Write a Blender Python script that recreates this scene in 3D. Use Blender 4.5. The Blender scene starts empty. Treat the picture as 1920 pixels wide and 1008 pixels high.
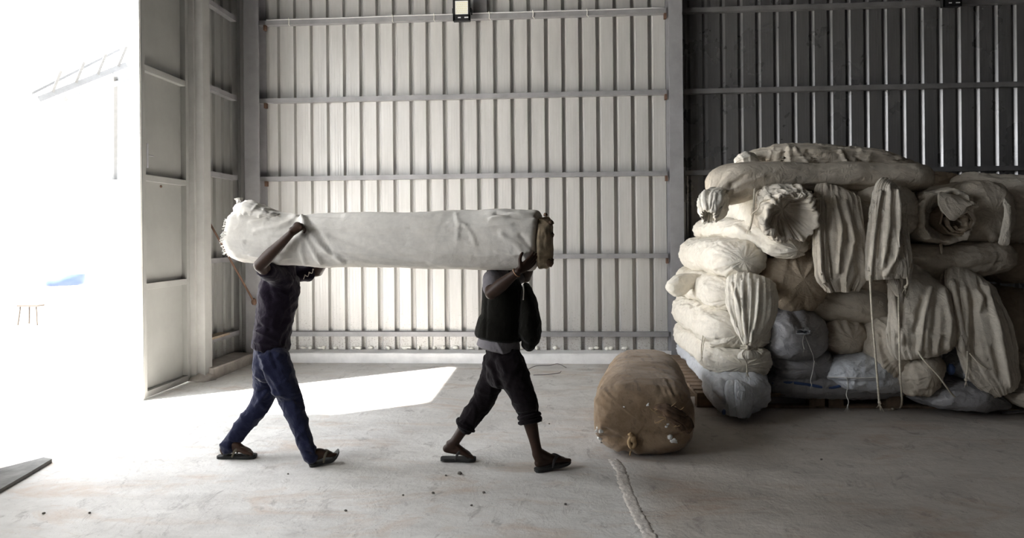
import bpy, bmesh, math, random
import numpy as np
from mathutils import Vector, Matrix

sc = bpy.context.scene
R = math.radians
rng = random.Random(7)

# ------------------------------------------------------------------ camera
F, CX, CY, CAMH = 1280.0, 960.0, 440.0, 1.65
YAW, ROLL = R(3.84), R(0.5)
cd = bpy.data.cameras.new('camera')
cam = bpy.data.objects.new('camera', cd)
sc.collection.objects.link(cam)
cd.sensor_width = 36.0
cd.sensor_fit = 'HORIZONTAL'
cd.lens = F / 1920.0 * 36.0
cd.shift_y = -(504.0 - CY) / 1920.0
cd.clip_start, cd.clip_end = 0.05, 300
CAMR = Matrix.Rotation(YAW, 3, 'Z') @ Matrix.Rotation(R(90), 3, 'X') @ Matrix.Rotation(-ROLL, 3, 'Z')
cam.matrix_world = Matrix.Translation((0, 0, CAMH)) @ CAMR.to_4x4()
sc.camera = cam

# ------------------------------------------------------------------ world, sun, exposure
sc.view_settings.view_transform = 'Standard'
sc.view_settings.look = 'None'
sc.view_settings.gamma = 1.0
sc.view_settings.use_curve_mapping = False
sc.view_settings.exposure = 1.95
wd = bpy.data.worlds.new('sky')
sc.world = wd
wd.use_nodes = True
bg = wd.node_tree.nodes['Background']
bg.inputs[0].default_value = (0.93, 0.96, 1.0, 1)
bg.inputs[1].default_value = 2.7
SUN_AZ, SUN_EL = (0.845, 0.535), R(54)
sl = bpy.data.lights.new('sun', 'SUN')
sl.energy = 21.0
sl.angle = R(1.6)
sl.color = (1.0, 0.97, 0.92)
so = bpy.data.objects.new('sun', sl)
sc.collection.objects.link(so)
sd = Vector((SUN_AZ[0] * math.cos(SUN_EL), SUN_AZ[1] * math.cos(SUN_EL), -math.sin(SUN_EL)))
so.rotation_euler = sd.to_track_quat('-Z', 'Y').to_euler()
so.location = (-12, -6, 14)
for nm_, ya_, yb_, za_, zb_ in (('gateway_daylight', 4.88, 6.66, 0, 4.85), ('unseen_opening_daylight', 1.3, 4.2, 1.35, 4.75)):   # sampling portals: the gateway, and an unseen opening added to light the floor
    pl = bpy.data.lights.new(nm_, 'AREA')
    pl.shape = 'RECTANGLE'
    pl.size, pl.size_y = yb_ - ya_, zb_ - za_
    pl.cycles.is_portal = True
    po = bpy.data.objects.new(nm_, pl)
    sc.collection.objects.link(po)
    po.rotation_euler = Vector((1, 0, 0)).to_track_quat('-Z', 'Z').to_euler()
    po.location = (-4.28, (ya_ + yb_) / 2, (za_ + zb_) / 2)

# ------------------------------------------------------------------ measuring helpers (photo measurements -> metres in the building)
def ray(px, py):
    return CAMR @ Vector(((px - CX) / F, (CY - py) / F, -1.0))
def at(px, py, Y):                      # point at depth Y (distance to the camera's side of the shed)
    d = ray(px, py)
    return Vector((0, 0, CAMH)) + d * (Y / d.y)
def flr(px, py, z=0.0):                 # point on the floor
    d = ray(px, py)
    return Vector((0, 0, CAMH)) + d * ((z - CAMH) / d.z)
CAMRn = np.array(CAMR)
def proj(P):
    q = (P - np.array([0, 0, CAMH])) @ CAMRn
    return np.stack([CX + F * q[:, 0] / -q[:, 2], CY - F * q[:, 1] / -q[:, 2]], 1)

# ------------------------------------------------------------------ noise
def _hash(ix, iy, iz, seed):
    h = (ix * 374761393 + iy * 668265263 + iz * 2147483647 + seed * 1274126177) & 0xFFFFFFFF
    h = ((h ^ (h >> 13)) * 1274126177) & 0xFFFFFFFF
    h = ((h ^ (h >> 16)) * 2246822519) & 0xFFFFFFFF
    return (h ^ (h >> 15)) & 0xFFFFFFFF
def vnoise(P, seed=0):                  # gradient noise, about -1..1
    P = np.asarray(P, float)
    i = np.floor(P).astype(np.int64)
    f = P - i
    w = f * f * f * (f * (f * 6 - 15) + 10)
    out = 0
    for dx in (0, 1):
        for dy in (0, 1):
            for dz in (0, 1):
                h = _hash(i[:, 0] + dx, i[:, 1] + dy, i[:, 2] + dz, seed)
                gx = ((h & 255) / 127.5 - 1); gy = (((h >> 8) & 255) / 127.5 - 1); gz = (((h >> 16) & 255) / 127.5 - 1)
                g = gx * (f[:, 0] - dx) + gy * (f[:, 1] - dy) + gz * (f[:, 2] - dz)
                out = out + g * (w[:, 0] if dx else 1 - w[:, 0]) * (w[:, 1] if dy else 1 - w[:, 1]) * (w[:, 2] if dz else 1 - w[:, 2])
    return out * 1.3
def crease(P, seed=0):                  # sharp-crested cloth folds, -0.5..0.5
    q = P + 0.45 * np.stack([vnoise(P * 0.7 + 11.3, seed + 1), vnoise(P * 0.7 + 4.7, seed + 2), vnoise(P * 0.7 - 9.1, seed + 3)], 1)
    n = 1 - np.minimum(np.abs(vnoise(q, seed)) * 2.2, 1)
    return n ** 1.6 - 0.4

# ------------------------------------------------------------------ objects
COL = sc.collection
def obj(name, verts, faces, mat, parent=None, smooth=True, label=None, cat=None, group=None, kind=None, base=None):
    V = np.asarray(verts, float).reshape(-1, 3)
    if base is None:
        base = ((V[:, 0].min() + V[:, 0].max()) / 2, (V[:, 1].min() + V[:, 1].max()) / 2, V[:, 2].min())
    base = np.array(base, float)
    me = bpy.data.meshes.new(name)
    me.from_pydata((V - base).tolist(), [], [tuple(int(i) for i in f) for f in faces])
    me.validate()
    if isinstance(mat, (list, tuple)):
        for mm in mat: me.materials.append(mm)
    else:
        me.materials.append(mat)
    if smooth:
        me.polygons.foreach_set('use_smooth', [True] * len(me.polygons))
    me.update()
    o = bpy.data.objects.new(name, me)
    COL.objects.link(o)
    if parent is not None:
        o.parent = parent
        o.location = Vector(base) - world_loc(parent)
    else:
        o.location = base
    tag(o, label, cat, group, kind)
    return o
def world_loc(o):
    l = Vector(o.location)
    while o.parent is not None:
        o = o.parent
        l = l + o.location
    return l
def tag(o, label=None, cat=None, group=None, kind=None):
    if label: o['label'] = label
    if cat: o['category'] = cat
    if group: o['group'] = group
    if kind: o['kind'] = kind
    return o
def thing(name, loc, label, cat, group=None):
    o = bpy.data.objects.new(name, None)
    COL.objects.link(o)
    o.empty_display_size = 0.2
    o.location = loc
    return tag(o, label, cat, group)
class MB:                               # collects shapes of ONE part
    def __init__(s): s.v, s.f = [], []
    def add(s, v, f):
        k = len(s.v)
        s.v += [tuple(p) for p in v]
        s.f += [tuple(i + k for i in q) for q in f]
        return s
    def box(s, a, b):
        x0, y0, z0 = a; x1, y1, z1 = b
        v = [(x0,y0,z0),(x1,y0,z0),(x1,y1,z0),(x0,y1,z0),(x0,y0,z1),(x1,y0,z1),(x1,y1,z1),(x0,y1,z1)]
        return s.add(v, [(0,3,2,1),(4,5,6,7),(0,1,5,4),(1,2,6,5),(2,3,7,6),(3,0,4,7)])
    def obox(s, c, ax, ay, az, hx, hy, hz):   # oriented box: centre, unit axes, half sizes
        c, ax, ay, az = map(Vector, (c, ax, ay, az))
        v = [c + ax*hx*i + ay*hy*j + az*hz*k for k in (-1,1) for (i,j) in ((-1,-1),(1,-1),(1,1),(-1,1))]
        return s.add(v, [(0,3,2,1),(4,5,6,7),(0,1,5,4),(1,2,6,5),(2,3,7,6),(3,0,4,7)])
    def tube(s, pts, r, n=8, sub=6, caps=True, flat=1.0, ref=(0, 1, 0.001)):
        P = spline(np.array([list(p) for p in pts], float), sub)
        rr = np.interp(np.linspace(0, 1, len(P)), np.linspace(0, 1, len(r)), r) if hasattr(r, '__len__') else np.full(len(P), r)
        T = np.gradient(P, axis=0)
        T /= np.linalg.norm(T, axis=1)[:, None] + 1e-9
        v = []
        for p, t, q in zip(P, T, rr):
            u = np.cross(t, ref)
            if np.linalg.norm(u) < 1e-3: u = np.cross(t, (1, 0, 0.01))
            u /= np.linalg.norm(u); w = np.cross(u, t)
            for k in range(n):
                a = 2 * math.pi * k / n
                v.append(p + u * q * math.cos(a) + w * q * flat * math.sin(a))
        m = len(P)
        f = [(i*n+k, i*n+(k+1)%n, (i+1)*n+(k+1)%n, (i+1)*n+k) for i in range(m-1) for k in range(n)]
        if caps: f += [tuple(range(n))[::-1], tuple(range((m-1)*n, m*n))]
        return s.add(v, f)
    def blob(s, c, r, nu=12, nv=8, seed=None, amp=0.0):
        c = np.array(c, float); r = np.array(r, float) if hasattr(r, '__len__') else np.array([r]*3, float)
        d = [(0,0,1)] + [(math.sin(math.pi*j/nv)*math.cos(2*math.pi*i/nu), math.sin(math.pi*j/nv)*math.sin(2*math.pi*i/nu), math.cos(math.pi*j/nv)) for j in range(1,nv) for i in range(nu)] + [(0,0,-1)]
        d = np.array(d)
        k = np.ones(len(d))
        if seed is not None: k += amp * vnoise(d * 2.1 + seed * 3.7, seed)
        v = c + d * r * k[:, None]
        f = [(0, 1+i, 1+(i+1)%nu) for i in range(nu)]
        for j in range(nv-2):
            for i in range(nu):
                a, b = 1+j*nu+i, 1+j*nu+(i+1)%nu
                f.append((a, a+nu, b+nu, b))
        L = len(d)-1; o = 1+(nv-2)*nu
        f += [(L, o+(i+1)%nu, o+i) for i in range(nu)]
        return s.add(v, f)
    def build(s, name, mat, parent=None, smooth=False, **k):
        return obj(name, s.v, s.f, mat, parent, smooth, **k)
def spline(P, sub):
    P = np.asarray(P, float)
    if len(P) < 3 or sub < 2:
        n = max(2, (len(P) - 1) * max(sub, 1) + 1)
        t = np.linspace(0, len(P) - 1, n)
        return np.stack([np.interp(t, np.arange(len(P)), P[:, k]) for k in range(P.shape[1])], 1)
    Q = np.vstack([2*P[0]-P[1], P, 2*P[-1]-P[-2]])
    out = []
    for i in range(1, len(Q) - 2):
        for t in np.linspace(0, 1, sub, endpoint=False):
            a, b, c, d = Q[i-1], Q[i], Q[i+1], Q[i+2]
            out.append(0.5*((2*b)+(c-a)*t+(2*a-5*b+4*c-d)*t*t+(3*b-a-3*c+d)*t**3))
    out.append(P[-1])
    return np.array(out)
def bevel(o, w=0.004, seg=2):
    m = o.modifiers.new('bevel', 'BEVEL'); m.width = w; m.segments = seg; m.limit_method = 'ANGLE'
    return o

# ------------------------------------------------------------------ materials
def mat(name, fn):
    m = bpy.data.materials.new(name)
    m.use_nodes = True
    nt = m.node_tree
    b = nt.nodes['Principled BSDF']
    def N(t, **k):
        n = nt.nodes.new(t)
        for a, v in k.items():
            if a.startswith('i_'):
                key = a[2:]
                n.inputs[int(key) if key.isdigit() else key].default_value = v
            else: setattr(n, a, v)
        return n
    L = nt.links.new
    fn(b, N, L)
    return m
def rgb(c): return (c[0], c[1], c[2], 1)
def coords(N, L, scale=(1, 1, 1), src='Object'):
    tc = N('ShaderNodeTexCoord'); mp = N('ShaderNodeMapping')
    mp.inputs['Scale'].default_value = scale
    L(tc.outputs[src], mp.inputs['Vector'])
    return mp.outputs['Vector']
def noise_(N, L, vec, scale, detail=4, rough=0.55, dist=0.0):
    n = N('ShaderNodeTexNoise')
    n.inputs['Scale'].default_value = scale; n.inputs['Detail'].default_value = detail
    n.inputs['Roughness'].default_value = rough; n.inputs['Distortion'].default_value = dist
    L(vec, n.inputs['Vector'])
    return n.outputs['Fac']
def ramp(N, L, fac, stops):
    r = N('ShaderNodeValToRGB')
    e = r.color_ramp.elements
    while len(e) < len(stops): e.new(0.5)
    for x, (p, c) in zip(e, stops):
        x.position = p; x.color = rgb(c) if len(c) == 3 else c
    L(fac, r.inputs['Fac'])
    return r.outputs['Color']
def mix(N, L, fac, a, b, mode='MIX'):
    m = N('ShaderNodeMix', data_type='RGBA', blend_type=mode)
    for s, v in ((0, fac), (6, a), (7, b)):
        if hasattr(v, 'is_linked') or hasattr(v, 'links'): L(v, m.inputs[s])
        elif s == 0: m.inputs[0].default_value = v
        else: m.inputs[s].default_value = rgb(v)
    return m.outputs[2]
def bump_(N, L, b, h, strength=0.3, dist=0.01, prev=None):
    n = N('ShaderNodeBump'); n.inputs['Strength'].default_value = strength; n.inputs['Distance'].default_value = dist
    L(h, n.inputs['Height'])
    if prev is not None: L(prev, n.inputs['Normal'])
    L(n.outputs['Normal'], b.inputs['Normal'])
    return n.outputs['Normal']
def plain(name, c, rough=0.6, metal=0.0, var=0.12, scale=6.0, bump=0.0, bscale=60.0, spec=0.5):
    def fn(b, N, L):
        v = coords(N, L)
        f = noise_(N, L, v, scale, 5, 0.6)
        L(ramp(N, L, f, [(0.3, [x*(1-var) for x in c]), (0.7, [min(1, x*(1+var)) for x in c])]), b.inputs['Base Color'])
        b.inputs['Roughness'].default_value = rough
        b.inputs['Metallic'].default_value = metal
        b.inputs['Specular IOR Level'].default_value = spec
        if bump: bump_(N, L, b, noise_(N, L, v, bscale, 3), bump, 0.004)
    return mat(name, fn)
def cloth(name, c, stain=(0.45, 0.36, 0.24), dirt=0.25, wr=0.5, weave=900.0, rough=0.9, sheen=0.0, spec=0.1, wscale=9.0, mfine=0.25):
    def fn(b, N, L):
        v = coords(N, L)
        big = noise_(N, L, v, 2.3, 5, 0.62, 0.4)
        fine = noise_(N, L, v, 22, 5, 0.6)
        base = ramp(N, L, fine, [(0.25, [x*0.9 for x in c]), (0.7, [min(1, x*1.06) for x in c])])
        m = N('ShaderNodeMapRange'); m.inputs[1].default_value = 0.5; m.inputs[2].default_value = 0.75; m.inputs[4].default_value = dirt
        L(big, m.inputs[0])
        L(mix(N, L, m.outputs[0], base, stain), b.inputs['Base Color'])
        b.inputs['Roughness'].default_value = rough
        b.inputs['Specular IOR Level'].default_value = spec
        b.inputs['Sheen Weight'].default_value = sheen
        w1 = noise_(N, L, v, wscale, 3, 0.5, 1.6)
        ab = N('ShaderNodeMath', operation='ABSOLUTE'); sb = N('ShaderNodeMath', operation='SUBTRACT'); sb.inputs[1].default_value = 0.5
        L(w1, sb.inputs[0]); L(sb.outputs[0], ab.inputs[0])
        n1 = bump_(N, L, b, ab.outputs[0], wr, 0.05)
        n2 = bump_(N, L, b, noise_(N, L, v, 45, 3, 0.6, 0.5), mfine, 0.012, n1)
        bump_(N, L, b, noise_(N, L, v, weave, 1), 0.2, 0.001, n2)
    return mat(name, fn)
# ================================================================== THE SHED
YW = 8.97            # inside face of the back sheeting
XL = -4.27           # inside face of the gate-side sheeting
XR, YF, ZC = 9.0, -9.0, 6.6
def sheet_fn(tone, rough, dirt, metal, bmp=0.15):
    def fn(b, N, L):
        v = coords(N, L, (1, 1, 0.12))
        st = noise_(N, L, v, 9, 5, 0.65)
        v2 = coords(N, L)
        bl = noise_(N, L, v2, 1.6, 4, 0.6)
        sp = noise_(N, L, v2, 55, 3, 0.7)
        c1 = ramp(N, L, st, [(0.3, [x*0.9 for x in tone]), (0.7, [min(1, x*1.08) for x in tone])])
        c2 = mix(N, L, ramp(N, L, bl, [(0.45, (0, 0, 0)), (0.8, (dirt, dirt, dirt))]), c1, (0.30, 0.26, 0.22))
        # splashed specks of dirt near the floor
        tc = N('ShaderNodeNewGeometry'); sx = N('ShaderNodeSeparateXYZ'); L(tc.outputs['Position'], sx.inputs[0])
        mr = N('ShaderNodeMapRange'); mr.inputs[1].default_value = 1.0; mr.inputs[2].default_value = 0.12
        mr.inputs[3].default_value = 0.0; mr.inputs[4].default_value = 0.16
        L(sx.outputs[2], mr.inputs[0])
        ad = N('ShaderNodeMath', operation='ADD'); L(sp, ad.inputs[0]); L(mr.outputs[0], ad.inputs[1])
        c3 = mix(N, L, ramp(N, L, ad.outputs[0], [(0.69, (0, 0, 0)), (0.76, (0.65, 0.65, 0.65))]), c2, (0.22, 0.18, 0.15))
        L(c3, b.inputs['Base Color'])
        b.inputs['Metallic'].default_value = metal
        L(ramp(N, L, bl, [(0.3, [rough - .05]*3), (0.7, [rough + .1]*3)]), b.inputs['Roughness'])
        bump_(N, L, b, bl, bmp, 0.02)
    return fn
M_sheet = mat('galvanised sheet', sheet_fn((0.485, 0.476, 0.458), 0.40, 0.14, 0.2))
M_sheet_shade = mat('shaded sheet', sheet_fn((0.225, 0.22, 0.22), 0.28, 0.15, 0.6, 0.03))  # darker copy of the sheet, the right bay's shade put into its colour
M_side = mat('side sheet', sheet_fn((0.32, 0.32, 0.305), 0.4, 0.3, 0.3))
M_steel = plain('grey painted steel', (0.27, 0.265, 0.275), 0.5, 0.1, 0.14, 5, 0.1)
M_girt = plain('grey girt paint', (0.25, 0.245, 0.25), 0.45, 0.1, 0.2, 4, 0.1)
M_post = plain('pale painted steel', (0.34, 0.335, 0.32), 0.5, 0.0, 0.1, 4, 0.1)
M_rust = plain('rusty brown steel', (0.11, 0.06, 0.038), 0.8, 0.0, 0.4, 14, 0.3)
M_gate = plain('grey gate paint', (0.27, 0.268, 0.255), 0.38, 0.0, 0.1, 2.2, 0.05)
M_plaster = plain('whitewashed cement', (0.74, 0.73, 0.72), 0.85, 0.0, 0.12, 5, 0.4, 40)
M_dustc = plain('dusty cement', (0.36, 0.33, 0.30), 0.95, 0.0, 0.25, 6, 0.6, 40)
M_dark = plain('dim roof sheet', (0.07, 0.07, 0.07), 0.6, 0.1)
M_foam = plain('white mortar', (0.85, 0.83, 0.76), 0.9, 0.0, 0.1, 20, 0.5)

def floor_fn(b, N, L):
    v = coords(N, L)
    vs = coords(N, L, (1.0, 1.6, 1))
    big = noise_(N, L, v, 0.55, 6, 0.6, 0.6)
    mid = noise_(N, L, vs, 2.6, 6, 0.65, 0.25)
    fin = noise_(N, L, v, 26, 5, 0.65)
    c = ramp(N, L, mid, [(0.28, (0.47, 0.455, 0.435)), (0.5, (0.585, 0.57, 0.545)), (0.72, (0.67, 0.655, 0.63))])
    c = mix(N, L, ramp(N, L, big, [(0.42, (0, 0, 0)), (0.66, (0.4, 0.4, 0.4))]), c, (0.47, 0.44, 0.41))
    # reddish dust drifts
    d = noise_(N, L, coords(N, L, (0.7, 2.0, 1)), 1.5, 6, 0.7, 1.0)
    c = mix(N, L, ramp(N, L, d, [(0.53, (0, 0, 0)), (0.68, (0.6, 0.6, 0.6))]), c, (0.47, 0.36, 0.28))
    # scuffed grey trowel marks
    sc_ = noise_(N, L, coords(N, L, (1.6, 0.9, 1)), 4.2, 8, 0.75, 0.7)
    c = mix(N, L, ramp(N, L, sc_, [(0.56, (0, 0, 0)), (0.66, (0.7, 0.7, 0.7))]), c, (0.30, 0.28, 0.265))
    sp = noise_(N, L, v, 60, 2, 0.6)
    c = mix(N, L, ramp(N, L, sp, [(0.68, (0, 0, 0)), (0.73, (0.7, 0.7, 0.7))]), c, (0.16, 0.14, 0.13))
    # hairline cracks
    vo = N('ShaderNodeTexVoronoi', feature='DISTANCE_TO_EDGE'); vo.inputs['Scale'].default_value = 0.55
    wv = N('ShaderNodeVectorMath', operation='ADD'); nz = N('ShaderNodeTexNoise'); nz.inputs['Scale'].default_value = 2.2; nz.inputs['Detail'].default_value = 6
    L(v, nz.inputs['Vector']); L(v, wv.inputs[0])
    sc2 = N('ShaderNodeVectorMath', operation='SCALE'); sc2.inputs[3].default_value = 0.55; L(nz.outputs['Color'], sc2.inputs[0]); L(sc2.outputs[0], wv.inputs[1])
    L(wv.outputs[0], vo.inputs['Vector'])
    c = mix(N, L, ramp(N, L, vo.outputs['Distance'], [(0.0, (0.22, 0.22, 0.22)), (0.005, (0, 0, 0))]), c, (0.25, 0.22, 0.2))
    # the slab beyond the joint has a darker, browner tone
    ge = N('ShaderNodeNewGeometry'); sx = N('ShaderNodeSeparateXYZ'); L(ge.outputs['Position'], sx.inputs[0])
    mr = N('ShaderNodeMapRange'); mr.inputs[1].default_value = 0.42; mr.inputs[2].default_value = 0.62
    L(sx.outputs[0], mr.inputs[0])
    c = mix(N, L, mr.outputs[0], c, mix(N, L, 1.0, c, (0.78, 0.74, 0.70), 'MULTIPLY'))
    L(c, b.inputs['Base Color'])
    b.inputs['Roughness'].default_value = 0.75
    b.inputs['Specular IOR Level'].default_value = 0.3
    n1 = bump_(N, L, b, sc_, 0.35, 0.02)
    n2 = bump_(N, L, b, mid, 0.35, 0.03, n1)
    bump_(N, L, b, fin, 0.5, 0.006, n2)
M_floor = mat('worn concrete', floor_fn)

def panel_sheet(name, s0, s1, phase, pitch, z0, z1, place, m, parent=None, kind=None, deep=True):
    """trapezoid sheeting; place(s, d) -> (x, y), d = depth away from the room"""
    prof = [(s0, 0.0)]
    k = math.ceil((s0 - phase + 0.03) / pitch)
    while phase + k * pitch < s1 - 0.05:
        c = phase + k * pitch
        if c - 0.03 > s0:
            prof += [(c-0.036, 0), (c-0.024, 0.06), (c+0.012, 0.06), (c+0.034, 0)] if deep else [(c-0.034, 0), (c-0.014, 0.032), (c+0.008, 0.032), (c+0.036, 0)]
            for q in (0.075, 0.115, 0.145):          # fine stiffening lines in the flat pans
                if c + q + 0.008 < s1: prof += [(c+q-0.004, 0), (c+q, -0.0008), (c+q+0.004, 0)]
        k += 1
    prof.append((s1, 0))
    v, f = [], []
    for s, d in prof:
        x, y = place(s, d)
        v += [(x, y, z0), (x, y, z1)]
    n = len(prof)
    for i in range(n - 1): f.append((2*i, 2*i+2, 2*i+3, 2*i+1))
    # outer skin so the wall has thickness and blocks light
    b = 2 * n
    for s in (s0, s1):
        x, y = place(s, 0.08)
        v += [(x, y, z0), (x, y, z1)]
    f.append((b, b+1, b+3, b+2))
    return obj(name, v, f, m, parent, smooth=False, kind=kind)

# floor
o = obj('floor', [(XL-.05, YF, 0), (XR, YF, 0), (XR, YW+.05, 0), (XL-.05, YW+.05, 0), (XL-.05, YF, -.2), (XR, YF, -.2), (XR, YW+.05, -.2), (XL-.05, YW+.05, -.2)],
        [(0,1,2,3), (4,7,6,5), (0,4,5,1), (1,5,6,2), (2,6,7,3), (3,7,4,0)], M_floor, smooth=False, kind='structure')
FLOOR = o
# raised bead of mortar along the floor joint, running towards the viewer from under the burlap bale
jp = [flr(*p) for p in ((1150, 862), (1163, 880), (1170, 905), (1184, 940), (1200, 972), (1218, 1004), (1240, 1050))]
P = spline(np.array([list(p) for p in jp]), 14)
v, f = [], []
for i, p in enumerate(P):
    w = 0.042 + 0.022 * vnoise(np.array([[i*0.45, 0.2, 1.1]]))[0]
    for j in range(9):
        s = (j - 4) / 4
        h = (1 - s**4) * (0.004 + 0.012 * abs(vnoise(np.array([[i*0.8, j*1.1, 3.3]]))[0])) if abs(s) < 1 else -0.002
        v.append((p[0] + s*w + 0.012*vnoise(np.array([[i*0.9, j*0.3, 5.3]]))[0], p[1] + 0.01*vnoise(np.array([[i*0.7, j*1.3, 9.3]]))[0], h))
f = [(i*9+j, i*9+j+1, (i+1)*9+j+1, (i+1)*9+j) for i in range(len(P)-1) for j in range(8)]
obj('mortar_bead', v, f, plain('crumbled mortar', (0.52, 0.48, 0.44), 0.95, 0, 0.3, 30, 0.9, 60), FLOOR)

# back wall: left bay bright sheeting, right bay sheeting darkened to stand for its shade
PITCH, PH = 0.2244, -1.247
XC = 1.50                                            # the column between the bays
wb = panel_sheet('wall_back', XL-.05, XC, PH, PITCH, 0, ZC, lambda s, d: (s, YW + d), M_sheet, kind='structure')
panel_sheet('shaded_sheeting', XC, XR, PH + 0.02, PITCH, 0, ZC, lambda s, d: (s, YW + d), M_sheet_shade, wb, deep=False)
def girt_x(x0, x1, z, m=M_girt, parent=wb, y=YW):     # a lipped channel on the inside of the sheeting
    g = MB()
    g.box((x0, y-0.085, z-0.03), (x1, y-0.079, z+0.03)); g.box((x0, y-0.079, z-0.03), (x1, y-0.002, z-0.025)); g.box((x0, y-0.079, z+0.025), (x1, y-0.002, z+0.03))
    return g.build('girt', m, parent)
def girt_y(y0, y1, z, m=M_girt, parent=None):
    g = MB()
    g.box((XL+0.079, y0, z-0.03), (XL+0.085, y1, z+0.03)); g.box((XL+0.002, y0, z-0.03), (XL+0.079, y1, z-0.025)); g.box((XL+0.002, y0, z+0.025), (XL+0.079, y1, z+0.03))
    return g.build('girt', m, parent)
GZ = (0.352, 1.365, 2.425, 3.47, 4.51, 5.5)
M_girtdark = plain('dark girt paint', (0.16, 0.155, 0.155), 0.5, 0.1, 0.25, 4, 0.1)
for z in GZ:
    girt_x(-3.98, XC - 0.09, z)
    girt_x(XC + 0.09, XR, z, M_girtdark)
def column(x, y, name='column', parent=None, m=M_steel, w=0.20, d=0.25):
    c = MB()
    c.box((x-w/2, y-d, 0), (x+w/2, y-d+0.014, ZC)); c.box((x-w/2, y-0.014, 0), (x+w/2, y, ZC)); c.box((x-0.006, y-d+.014, 0), (x+0.006, y-.014, ZC))
    return c.build(name, m, parent)
column(-4.0, YW-0.003, parent=wb)
column(XC, YW-0.003, parent=wb, w=0.17, d=0.26)
# rusty cleats where the girts meet the columns
for x in (-3.90, XC - 0.085):
    for z in GZ[1:5]:
        MB().box((x-0.0 if x < 0 else x-0.03, YW-0.10, z-0.10), (x+0.03 if x < 0 else x, YW-0.04, z-0.032)).build('cleat', M_rust, wb)
# the kerb under the sheeting
def kerb_mesh(x0, x1, y0, y1, h, seed, along='x'):
    n = int(max(x1-x0, y1-y0) / 0.06)
    v, f = [], []
    for i in range(n+1):
        t = i / n
        e = vnoise(np.array([[t*n*0.13, 0.5, 2.2], [t*n*0.2, 7.7, 1.2], [t*n*0.5, 4.2, 9.2]]), seed)
        if along == 'x':
            x = x0 + (x1-x0)*t; a = y0 + 0.014*e[0]; hh = h + 0.008*e[1]
            v += [(x, a-0.006*abs(e[2]), 0), (x, a+0.004, hh-0.012), (x, a+0.014, hh), (x, y1, hh+0.01), (x, y1, 0)]
        else:
            y = y0 + (y1-y0)*t; a = x1 + 0.014*e[0]; hh = h + 0.008*e[1]
            v += [(a+0.006*abs(e[2]), y, 0), (a-0.004, y, hh-0.012), (a-0.014, y, hh), (x0, y, hh+0.01), (x0, y, 0)]
    for i in range(n):
        for j in range(4): f.append((i*5+j, (i+1)*5+j, (i+1)*5+j+1, i*5+j+1))
    f += [(0,1,2,3,4), tuple(n*5+j for j in (4,3,2,1,0))]
    return v, f
v, f = kerb_mesh(-4.02, XR, 8.735, YW-.002, 0.125, 3)
obj('kerb', v, f, M_plaster, wb, smooth=False)
# mortar plugs left in the sheeting at its foot
for k in range(-13, 13):
    c = PH + k * PITCH + 0.11
    if rng.random() < 0.78 and c > -3.9:
        m_ = MB()
        for q in range(rng.randint(1, 3)):
            m_.blob((c + rng.uniform(-.06, .06), YW-0.015, 0.158 + rng.uniform(0, .012)), (rng.uniform(.015, .045), .022, rng.uniform(.012, .026)), 10, 6, k*5+q+50, 0.5)
        m_.build('mortar_plug', M_foam, wb, smooth=True)

# gate-side wall
wl = panel_sheet('wall_left', 7.75, YW+.05, 7.80, 0.2244, 0, ZC, lambda s, d: (XL - d, s), M_side, kind='structure')
for z in GZ[1:]:
    girt_y(7.78, YW-0.27, z, parent=wl)
girt_y(7.78, YW-0.27, 0.40, parent=wl)
v, f = kerb_mesh(XL+.002, -4.0, 7.68, 8.74, 0.13, 5, 'y')
obj('kerb', v, f, M_dustc, wl, smooth=False)
MB().box((XL, 7.60, 0), (XL+0.21, 7.76, ZC)).build('gate_post', M_post, wl)
MB().box((XL+0.05, 7.56, 0), (XL+0.12, 7.60, ZC)).build('gate_stop', M_post, wl)
MB().box((XL-0.06, YF, 4.85), (XL, 7.7, ZC)).build('lintel_sheeting', M_side, wl)
MB().box((XL-0.06, 4.2, 0), (XL, 4.82, 4.9)).box((XL-0.06, 1.3, 4.75), (XL, 4.2, 4.9)).box((XL-0.06, 1.3, 0), (XL, 4.2, 1.35)).box((XL-0.06, YF, 0), (XL, 1.3, 4.9)).build('near_sheeting', M_side, wl)  # the unseen gap left here is shaped to light the near floor
MB().box((XL, 4.56, 0), (XL+0.16, 4.74, ZC)).build('gate_post', M_post, wl)
MB().box((XL-2.6, -1.0, 4.80), (XL-.06, 4.38, 4.85)).build('added_sun_shade', M_post, wl)     # added out of view to keep sun out of the near opening
pp_ = [(XL+.002, 4.14), (XL+.002, 4.30), (-3.96, 4.58), (-3.83, 4.83), (-3.74, 4.80), (-3.68, 4.5), (-3.62, 4.14)]
n_ = len(pp_)
obj('floor_wedge', [(x, y, 0) for x, y in pp_] + [(x, y, .028) for x, y in pp_], [tuple(range(n_)), tuple(range(n_, 2*n_))[::-1]] + [(k, k+n_, (k+1) % n_+n_, (k+1) % n_) for k in range(n_)], plain('dark wedge grey', (0.17, 0.165, 0.155), 0.95, 0, 0.35, 8, 0.7, 30), wl, smooth=False)  # thin raised wedge in dark grey, just inside the gateway
# ragged lump of cement by the foot of the gate post
MB().blob((XL+.13, 7.66, 0.02), (.16, .14, .07), 14, 8, 4, .5).build('cement_lump', M_dustc, wl, smooth=True)
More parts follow.
